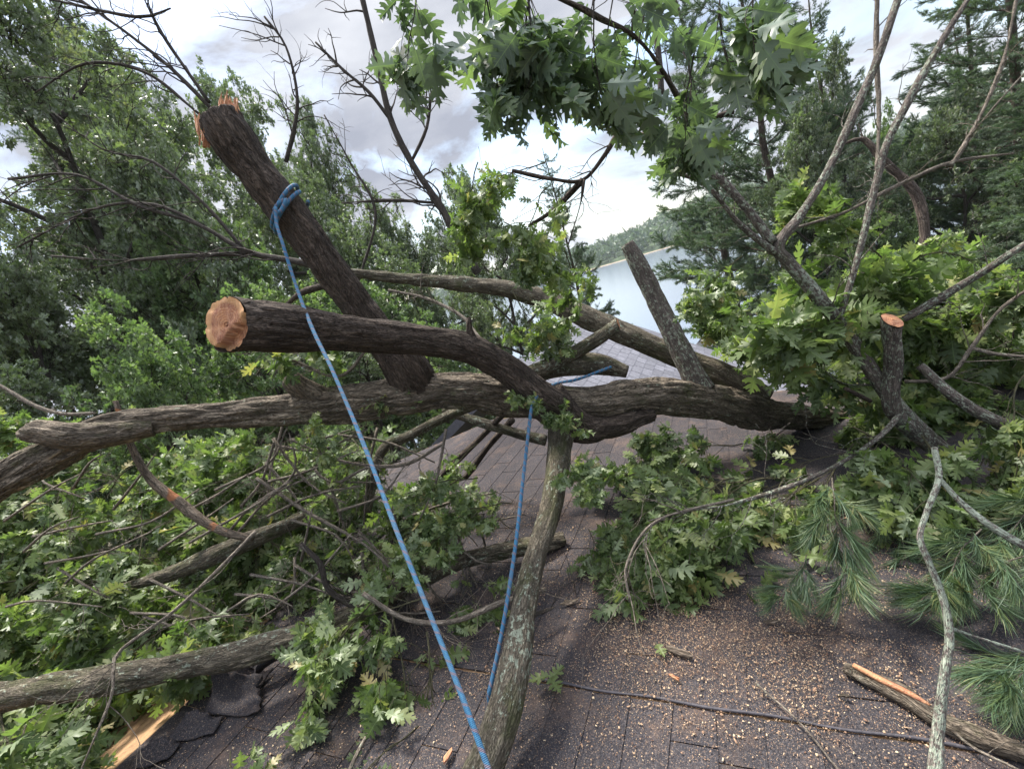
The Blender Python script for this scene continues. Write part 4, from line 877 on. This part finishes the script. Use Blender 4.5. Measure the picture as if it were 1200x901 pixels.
# ------------------------------------------------------------------ litter on the roof
rng = np.random.RandomState(77)
m, t, p, o_ = newmat('sawdust_chip'); v = attr(t, 'lf'); s = nd(t, 'ShaderNodeSeparateXYZ'); t.links.new(v, s.inputs[0])
t.links.new(ramp(t, s.outputs[2], [(0, (.14, .075, .05)), (.4, (.28, .17, .105)), (.8, (.46, .32, .20)), (1, (.62, .48, .31))]), p.inputs['Base Color']); p.inputs['Roughness'].default_value = .9
Mchip = m
def chips(n, amin, amax, bmin, bmax, size, wfun=None, off=.022):
    V = []; at = []; k = 0
    while k < n:
        a = rng.uniform(amin, amax, 4000); b = rng.uniform(bmin, bmax, 4000); w = vn(np.stack([a*2.6, b*2.6, a*0+3], 1))*.5+vn(np.stack([a*9, b*9, a*0+8], 1))*.35+.5
        if wfun is not None: w = w*wfun(a, b)
        ok = rng.rand(4000) < w; a, b = a[ok], b[ok]; a = a[:n-k]; b = b[:n-k]; c = len(a)
        z = np.where(a > aJ, .0125, .0075)+rng.uniform(0, .004, c); ce = RO+A*a[:, None]+B*b[:, None]+NR*z[:, None]
        an = rng.uniform(0, 6.28, c); s1 = size*rng.lognormal(0, .65, c); s2 = s1*rng.uniform(.14, .7, c)
        s1 = np.minimum(s1, size*3.2); t1 = (A*np.cos(an)[:, None]+B*np.sin(an)[:, None]+NR*rng.normal(0, .25, c)[:, None])*s1[:, None]; t2 = (-A*np.sin(an)[:, None]+B*np.cos(an)[:, None]+NR*rng.normal(0, .25, c)[:, None])*s2[:, None]
        th = NR*.0006
        top = [ce-t1-t2*.6, ce+t1-t2, ce+t1*.8+t2, ce-t1+t2*.8]
        V.append(np.stack([x+th for x in top]+[x-th for x in top], 1)); g = np.zeros((c, 8, 3)); g[..., 2] = rng.rand(c)[:, None]; at.append(g); k += c
    V = np.concatenate(V).reshape(-1, 3); at = np.concatenate(at).reshape(-1, 3); q = np.arange(k)[:, None, None]*8+np.array([(0, 1, 2, 3), (0, 4, 5, 1), (1, 5, 6, 2), (2, 6, 7, 3), (3, 7, 4, 0)])[None]
    return V, q.reshape(-1, 4), at
_, bP = ab(onroof(600, 750))
V1, Q1, a1 = chips(85000, .05, 2.4, BL+.08, 2.6, .00095)
V2, Q2, a2 = chips(20000, aJ-.1, aJ+1.3, bP-.1, bP+1.5, .00095, lambda a, b: np.exp(-((a-aJ-.28)/.30)**2))
V3, Q3, a3 = chips(900, aJ-.3, 2.2, BL+.1, 2.2, .0024)
tag(link('sawdust', mesh('sawdust', np.vstack([V1, V2, V3]), None, np.vstack([Q1, Q2+len(V1), Q3+len(V1)+len(V2)]), {'lf': np.vstack([a1, a2, a3])}, [Mchip])), 'pale orange sawdust and wood chips scattered over dark shingles', 'sawdust', kind='stuff')
# loose leaves, bark chips and sticks
for i, (lab, px, py, s, rt) in enumerate([('small oak sprig lying at the left end of the raised roofing strip', 645, 797, .075, .4), ('curled green oak leaf lying on sawdust in mid roof', 812, 702, .07, 2.), ('single green leaf on shingles near the lower left log', 365, 808, .055, 1.1),
                                          ('small pale oak leaf on the roof above the bark slab', 770, 755, .06, 2.6), ('yellow green leaf on shingles left of the long rope', 408, 838, .05, .3)]):
    ce = onroof(px, py, .028); R = []; Pp = []; rg = np.random.RandomState(i)
    for k in range(3 if i == 0 else 1):
        an = rt+k*1.9; R.append(lframe(A*math.cos(an)+B*math.sin(an)+NR*.1, NR, s, rg, 1.)); Pp.append(ce+NR*.01*k)
    V, T, a_ = bake_leaves(R, Pp, 'hi', rg, rg.rand(len(R))*.5+.4); tag(link('oak_leaf', mesh('oak_leaf', V, T, None, {'lf': a_}, [M['leaf']])), lab, 'leaf', 'loose leaves on the roof')
for i, (lab, px, py, s, an) in enumerate([('orange brown wood splinter on the roof right of centre', 795, 763, .05, 2.9), ('torn orange wood chip beside the foot of the leaning pole limb', 525, 884, .028, 1.4), ('broken reddish bark piece near the valley of sawdust', 668, 705, .045, .5),
                                          ('small dark bark chip above the raised strip at right', 990, 815, .018, .1), ('light orange wood flake near right of the loose leaf', 790, 793, .02, 2.7), ('flat orange flake below the dark splinter', 905, 728, .025, .2)]):
    c = onroof(px, py, .022); d = A*math.sin(an)+B*math.cos(an); e = np.cross(NR, d); mb = MB(); rg = np.random.RandomState(i+40); nn_ = 13; tp = []
    for k in range(nn_):
        th_ = k/nn_*6.283; rr_ = s*rg.uniform(.6, 1.15); tp.append(c+d*rr_*math.cos(th_)+e*rr_*.30*math.sin(th_)+NR*(.006*rg.rand()+.02*s*math.cos(th_*2)))
    tp = np.array(tp); V = np.vstack([tp, tp-NR*.006-d*.002, [c+NR*.006]]); Kc = np.column_stack([(V-c) @ d*.15, (V-c) @ e, (V-c) @ NR])
    mb.add(V, [(k, (k+1) % nn_, 2*nn_) for k in range(nn_)], [((k+1) % nn_, k, nn_+k, nn_+(k+1) % nn_) for k in range(nn_)], Kc)
    tag(mb.build('wood_chip', M['bark_peel'] if i in (0, 2, 5) else M['wood'] if i != 3 else M['bark'], None, False), lab, 'wood chip', 'larger chips on the roof')
for i, (lab, L) in enumerate([('thin straight twig lying across the raised strip at right', [(885, 800), (920, 830), (945, 855), (985, 905)]), ('snapped mossy stick at the bottom left of the ropes', [(405, 912), (425, 870), (440, 850)]),
                              ('brown twig on the sawdust under the pine boughs', [(880, 690), (960, 700), (1000, 695)]), ('slender stick on the roof under the hanging pine bough', [(1010, 690), (1060, 700), (1110, 715)]), ('forked twig across the bottom right corner', [(1110, 850), (1140, 875), (1180, 895), (1220, 915)])]):
    mb = MB(); C = np.array([list(onroof(x, y, .034))+[.0055 if i == 1 else .0028] for x, y in L]); tube(mb, C, 6, .01, lump=.001, seed=i); twigs(mb, C, np.random.RandomState(i), 3, .12, .0015, 1)
    tag(mb.build('stick', M['twig'], None), lab, 'stick', 'sticks fallen on the roof')

# ================================================================== BACKGROUND TREES
LO = [bough_data(200+i, L=1.3, nside=9, spread=.55, size=.15, nl=(4, 6), droop=.35, r0=.012) for i in range(3)]
PN = [bough_data(230+i, L=2.4, nside=15, spread=.34, size=.17, droop=.1, r0=.02, pine=True, flat=.28, subs=(2, 4)) for i in range(3)]
def merge_boughs(pl, lib, q, rng):
    TV = []; TT = []; TQ = []; TK = []; R = []; Pp = []; n = 0
    for i, (Rm, p) in enumerate(pl):
        b = lib[i % len(lib)]; V = b['V'] @ Rm.T+p; TV.append(V); TT.append(b['T']+n); TQ.append(b['Q']+n); TK.append(b['K']); n += len(V)
        R.append(np.einsum('ij,njk->nik', Rm, b['R'])); Pp.append(b['P'] @ Rm.T+p)
    rnd = np.concatenate([np.clip(rng.normal(.45, .25)+rng.normal(0, .15, len(r)), 0, 1) for r in R])
    return np.vstack(TV), np.vstack(TT), np.vstack(TQ), np.vstack(TK), bake_leaves(np.concatenate(R), np.concatenate(Pp), q, rng, rnd)
def tree_from(kind, mb, pl, lib, q, rng, leafm, barkm):
    TV, TT, TQ, TK, (LV, LTt, la) = merge_boughs(pl, lib, q, rng); mb.add(TV, TT, TQ, TK)
    me = mesh('trunk', np.concatenate(mb.V), np.concatenate(mb.T), np.concatenate(mb.Q), {'bk': np.concatenate(mb.K)}, [barkm], True)
    ml = mesh('crown', LV, LTt, None, {'lf': la}, [leafm]); return me, ml
def broadleaf(seed, H=10., W=3.2, leafm='leaf_far', nl=16, per=10, low=.15):
    rng = np.random.RandomState(seed); mb = MB(); tr = []
    for k in range(9): tr.append([rng.normal(0, .02*H)*k/9, rng.normal(0, .02*H)*k/9, H*k/8.5, .018*H*(1-.11*k)])
    tr = np.array(tr); tube(mb, tr, 10, .4, bark=.01); pl = []
    for i in range(nl):
        t = low+(1-low)*(i+.5)/nl; k = t*7.9; a = int(k); p = tr[a, :3]+(tr[a+1, :3]-tr[a, :3])*(k-a); az = i*2.4+rng.uniform(-.4, .4)
        prof = math.sin(min(1, (t-low)/(1-low)*.85+.22)*math.pi)**.7; ln = W*prof*rng.uniform(.75, 1.15); d = unit([math.cos(az), math.sin(az), rng.uniform(.25, .9)]); q = [p]
        for j in range(5): d = unit(d+rng.normal(0, .15, 3)); q.append(q[-1]+d*ln/5)
        q = np.array(q); C = np.column_stack([q, np.linspace(.006*H, .0015*H, 6)]); tube(mb, C, 6, .5, cap0=False)
        for j in range(per):
            s = rng.uniform(.2, 1)*5; a2 = min(int(s), 4); b = q[a2]+(q[a2+1]-q[a2])*(s-a2); dd = unit(d+rng.normal(0, .8, 3)+np.array([0, 0, .1])); sc = rng.uniform(.7, 1.15)
            pl.append((basis(b, b+dd, rng.uniform(-.6, .6), sc=sc), b))
    return tree_from('b', mb, pl, LO, 'lo', rng, M[leafm], M['twig_dark'])
def pine(seed, H=14., W=3., low=.2):
    rng = np.random.RandomState(seed); mb = MB(); tr = np.array([[rng.normal(0, .06), rng.normal(0, .06), H*k/10, .014*H*(1-.09*k)] for k in range(11)]); tube(mb, tr, 10, .5, bark=.01); pl = []
    z = H*low
    while z < H*.98:
        t = (z-H*low)/(H*(1-low)); ln = W*(1-t)**.65*(.75+.25*min(1, t*6))*rng.uniform(.8, 1.1)+.3; k = rng.randint(3, 6); a0 = rng.uniform(0, 6.28)
        for j in range(k):
            az = a0+j*6.28/k+rng.uniform(-.3, .3); l = ln*rng.uniform(.6, 1.1); b = np.array([np.interp(z, tr[:, 2], tr[:, 0]), np.interp(z, tr[:, 2], tr[:, 1]), z]); d = unit([math.cos(az), math.sin(az), rng.uniform(.0, .25)+t*.4])
            st = b+d*max(0, l-2.3); 
            if l > 2.3: tube(mb, np.array([list(b)+[.03], list(st)+[.02]]), 5, 9)
            pl.append((basis(st, st+d, rng.uniform(-.3, .3), sc=min(1.1, l/2.4)), st))
            if l > 2.0:
                st2 = b+d*.6; s2 = .6; e = rot_about(d, np.array([0, 0, 1.]), rng.choice([-.5, .5])); pl.append((basis(st2, st2+e, 0, sc=s2), st2))
        z += rng.uniform(.35, .6)*(H/14)
    return tree_from('p', mb, pl, PN, 'ndl_far', rng, M['needle_far'], M['pine_bark'])
TB = [broadleaf(301), broadleaf(302, 11, 3.6), broadleaf(303, 9, 2.8, 'leaf_light', 14, 9), broadleaf(304, 10, 3.0, 'leaf_far', 16, 9, .1)]
TP = [pine(311), pine(312, 13, 3.4, .12), pine(313, 15, 2.6, .25)]
HT = {'b': [6.2, 6.8, 5.6, 5.6], 'p': [8.5, 7.5, 9.5]}
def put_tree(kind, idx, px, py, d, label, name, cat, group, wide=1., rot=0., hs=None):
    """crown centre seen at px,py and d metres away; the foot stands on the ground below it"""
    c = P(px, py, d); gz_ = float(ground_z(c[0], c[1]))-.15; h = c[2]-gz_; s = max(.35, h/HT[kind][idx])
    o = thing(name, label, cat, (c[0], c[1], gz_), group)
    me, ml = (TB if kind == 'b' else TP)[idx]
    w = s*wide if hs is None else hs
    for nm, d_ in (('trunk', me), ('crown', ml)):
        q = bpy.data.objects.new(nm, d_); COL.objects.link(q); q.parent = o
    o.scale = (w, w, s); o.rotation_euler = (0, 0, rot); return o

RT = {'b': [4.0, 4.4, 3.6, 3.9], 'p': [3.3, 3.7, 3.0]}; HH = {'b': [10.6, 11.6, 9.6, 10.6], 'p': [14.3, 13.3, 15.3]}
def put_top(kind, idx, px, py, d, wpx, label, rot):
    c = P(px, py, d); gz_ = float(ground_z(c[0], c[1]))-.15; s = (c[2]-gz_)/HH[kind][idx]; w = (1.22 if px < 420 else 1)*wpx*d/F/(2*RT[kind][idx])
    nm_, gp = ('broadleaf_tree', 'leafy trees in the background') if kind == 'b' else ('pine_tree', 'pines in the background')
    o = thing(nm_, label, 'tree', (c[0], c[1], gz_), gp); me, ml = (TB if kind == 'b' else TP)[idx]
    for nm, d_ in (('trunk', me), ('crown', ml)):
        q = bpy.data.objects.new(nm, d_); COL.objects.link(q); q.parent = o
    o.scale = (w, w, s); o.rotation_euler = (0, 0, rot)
trees = [
 ('b', 3, 445, 215, 15., 190, 'hazy tree under the leaning bare stem'), ('b', 1, 520, 190, 20., 170, 'distant leafy treetop left of the hanging centre leaves'), ('b', 0, 300, 160, 12., 200, 'slim leafy tree just right of the rope knot'),
 ('b', 0, 130, 110, 8.5, 230, 'middle sized tree just left of the splintered limb tip'), ('b', 3, -10, 300, 8., 300, 'broad leafy tree at the left edge level with the sawn limb'), ('b', 1, 180, 300, 11., 250, 'tree seen below the arching bare branches at left'),
 ('b', 2, 380, 300, 10., 200, 'light green tree filling the gap between upright limb and sawn limb'), ('b', 1, 50, -30, 16., 260, 'far tall tree in the upper left behind nearer crowns'),
 ('b', 1, -40, -60, 9.0, 400, 'tall grey green tree cut off by the top left corner'), ('b', 3, 85, 20, 13., 250, 'tall airy tree behind the bare branches at upper left'), ('b', 0, 235, 45, 16., 210, 'rounded treetop behind the splintered limb tip'),
 ('b', 3, -70, 200, 7.0, 300, 'dense oak at the left edge above the trunk end'), ('b', 0, 60, 190, 10., 260, 'grey green tree behind the arching bare branches'), ('b', 2, 215, 215, 9., 210, 'pale leafy tree directly behind the upright sawn limb'),
 ('b', 2, 110, 335, 5.6, 240, 'bright green young tree above the trunk at left'), ('b', 2, 270, 320, 6.4, 220, 'pale green bushy tree behind the sawn limb end'), ('b', 1, 340, 190, 14., 170, 'leafy tree seen through the gap right of the rope knot'),
 ('b', 3, 400, 250, 12., 190, 'leafy tree behind the leaning bare stem'), ('b', 0, 400, 370, 8., 230, 'low leafy tree behind the crossing of the two sawn limbs'), ('b', 1, 0, 420, 6.2, 300, 'low shaded tree behind the trunk end at left'),
 ('b', 3, 200, 440, 7., 300, 'low bushy tree between trunk and leaf heap'), ('b', 0, 545, 180, 17., 170, 'broad leafy tree in the middle distance at centre'), ('b', 1, 470, 300, 13., 150, 'leafy tree left of the curved mossy limb'),
 ('b', 3, 965, 30, 17., 140, 'airy tree left of the bare forked branches'), ('b', 2, 1040, 110, 19., 120, 'light green tree in the sky gap at upper right'), ('b', 2, 1020, 230, 13., 150, 'light green tree between bare branches at right'),
 ('b', 1, 930, 110, 14., 200, 'leafy tree whose crown spreads right of the lakeside pine'), ('b', 0, 1110, 90, 12., 220, 'grey green tree behind the thin slanting branches at right'), ('b', 3, 330, 95, 18., 150, 'slight tree between the rope knot and the leaning stem'),
 ('b', 2, 480, 360, 9., 180, 'low pale tree behind the bend of the sawn limb'), ('b', 0, 1010, 330, 9., 240, 'leafy tree behind the upright sawn stump'), ('b', 1, 1180, 320, 7.5, 260, 'dark leafy tree low at the right edge')]
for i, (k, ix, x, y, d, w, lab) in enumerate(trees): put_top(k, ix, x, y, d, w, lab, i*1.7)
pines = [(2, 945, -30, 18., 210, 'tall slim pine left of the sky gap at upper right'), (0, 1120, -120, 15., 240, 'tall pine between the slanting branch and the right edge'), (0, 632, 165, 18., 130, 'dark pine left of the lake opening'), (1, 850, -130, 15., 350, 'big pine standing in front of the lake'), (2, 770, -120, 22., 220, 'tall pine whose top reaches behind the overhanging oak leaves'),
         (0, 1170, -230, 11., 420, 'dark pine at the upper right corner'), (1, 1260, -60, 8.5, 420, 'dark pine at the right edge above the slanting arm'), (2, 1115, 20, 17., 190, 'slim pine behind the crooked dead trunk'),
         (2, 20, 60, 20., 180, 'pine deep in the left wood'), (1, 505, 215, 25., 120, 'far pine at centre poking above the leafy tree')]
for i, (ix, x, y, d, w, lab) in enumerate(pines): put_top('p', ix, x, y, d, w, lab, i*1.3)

# bare background stems
def dead(name, lab, Ls, mat='twig_dark'):
    t_ = thing(name, lab, 'dead tree', P(Ls[0][0][0][0], Ls[0][0][0][1], Ls[0][0][0][3]))
    for k, (L, tw) in enumerate(Ls): limb(L, mat, t_, seg=8, step=.08, seed=140+k, bark=.002, lump=.004, name='stem' if k == 0 else 'branch', tw=tw)
dead('leaning_tree', 'thin leaning bare stem crossing the sky at upper centre left', [
    ([(560, 320, 11, 5.), (527, 263, 11, 5.), (517, 243, 10, 5.), (480, 187, 9, 5.), (457, 137, 9, 5.), (443, 77, 8, 5.), (425, 0, 8, 5.), (415, -40, 8, 5.)], (10, .7, .012, 2)),
    ([(455, 137, 6, 5.), (432, 108, 5, 5.), (400, 80, 4, 5.), (370, 50, 3, 5.)], (8, .5, .01, 2)), ([(515, 238, 4, 5.), (460, 235, 4, 5.), (400, 238, 3, 5.)], (6, .5, .008, 2)), ([(482, 190, 5, 5.), (500, 150, 4, 5.), (505, 110, 3, 5.)], (10, .5, .008, 2))])
dead('leaning_tree', 'thin bare stem with hanging twigs rising behind the rope knot', [
    ([(335, 190, 6, 5.), (345, 150, 6, 5.), (348, 110, 5, 5.), (335, 55, 4, 5.), (310, 20, 3, 5.)], (14, .6, .008, 2)), ([(420, 330, 4, 5.), (440, 250, 4, 5.), (410, 190, 3, 5.), (380, 135, 2, 5.)], (10, .5, .006, 2))])
dead('bare_branches', 'spray of bare dark branches fanning across the upper left', [
    ([(250, 130, 6, 3.6), (200, 80, 6, 3.6), (150, 40, 6, 3.6), (80, -10, 5, 3.6)], (12, .6, .006, 2)), ([(235, 135, 5, 3.6), (170, 85, 5, 3.6), (100, 75, 4, 3.6), (40, 110, 3, 3.6)], (10, .5, .005, 2)), ([(245, 120, 5, 3.6), (190, 40, 4, 3.6), (160, -20, 4, 3.6)], (8, .5, .005, 2)), ([(200, 10, 4, 3.5), (160, 20, 4, 3.5), (60, 0, 3, 3.5)], (8, .5, .005, 2))])
dead('bare_branches', 'bare arching branches converging left of the upright limb middle', [
    ([(400, 318, 10, 3.4), (340, 305, 9, 3.4), (290, 295, 9, 3.4), (230, 262, 7, 3.4), (160, 240, 6, 3.4), (90, 205, 5, 3.4), (10, 210, 4, 3.4)], (14, .6, .006, 2)), ([(285, 292, 7, 3.4), (240, 240, 5, 3.4), (180, 190, 4, 3.4), (120, 175, 3, 3.4), (60, 130, 3, 3.4)], (10, .5, .005, 2)),
    ([(290, 297, 7, 3.4), (220, 300, 6, 3.4), (140, 305, 4, 3.4), (60, 300, 3, 3.4)], (10, .5, .005, 2)), ([(240, 265, 5, 3.4), (180, 240, 4, 3.4), (110, 245, 3, 3.4), (20, 290, 3, 3.4)], (10, .5, .005, 2))])
dead('broken_tree', 'crooked snapped trunk curling left between the bare branches at right', [
    ([(1085, 420, 13, 4.5), (1082, 330, 13, 4.5), (1083, 265, 14, 4.5), (1072, 225, 14, 4.5), (1048, 200, 12, 4.5), (1030, 183, 11, 4.5), (1012, 163, 8, 4.5), (988, 169, 3, 4.5)], None), ([(1012, 165, 4, 4.5), (1006, 145, 2, 4.5)], None)], 'pine_bark')
dead('leaning_tree', 'bare stem of a far tree under the top centre edge', [([(775, 110, 9, 6.), (770, 50, 9, 6.), (755, -20, 9, 6.)], (8, .6, .008, 2))])
m = bpy.data.materials.new('haze'); m.use_nodes = True; t = m.node_tree; t.nodes.clear(); o_ = t.nodes.new('ShaderNodeOutputMaterial'); pv = t.nodes.new('ShaderNodeVolumePrincipled')
pv.inputs['Color'].default_value = (.82, .88, .95, 1); pv.inputs['Density'].default_value = .0002; t.links.new(pv.outputs[0], o_.inputs['Volume'])
hx = 3200.; z0_, z1_ = -24., 60.; V = [(-hx, -hx, z0_), (hx, -hx, z0_), (hx, hx, z0_), (-hx, hx, z0_), (-hx, -hx, z1_), (hx, -hx, z1_), (hx, hx, z1_), (-hx, hx, z1_)]
tag(link('haze', mesh('haze', V, None, [(0, 3, 2, 1), (4, 5, 6, 7), (0, 1, 5, 4), (1, 2, 6, 5), (2, 3, 7, 6), (3, 0, 4, 7)], None, [m])), 'thin summer haze in the air over the lake', 'haze', kind='stuff')
print('objects', len(bpy.data.objects), 'faces', sum(len(m.polygons) for m in bpy.data.meshes))
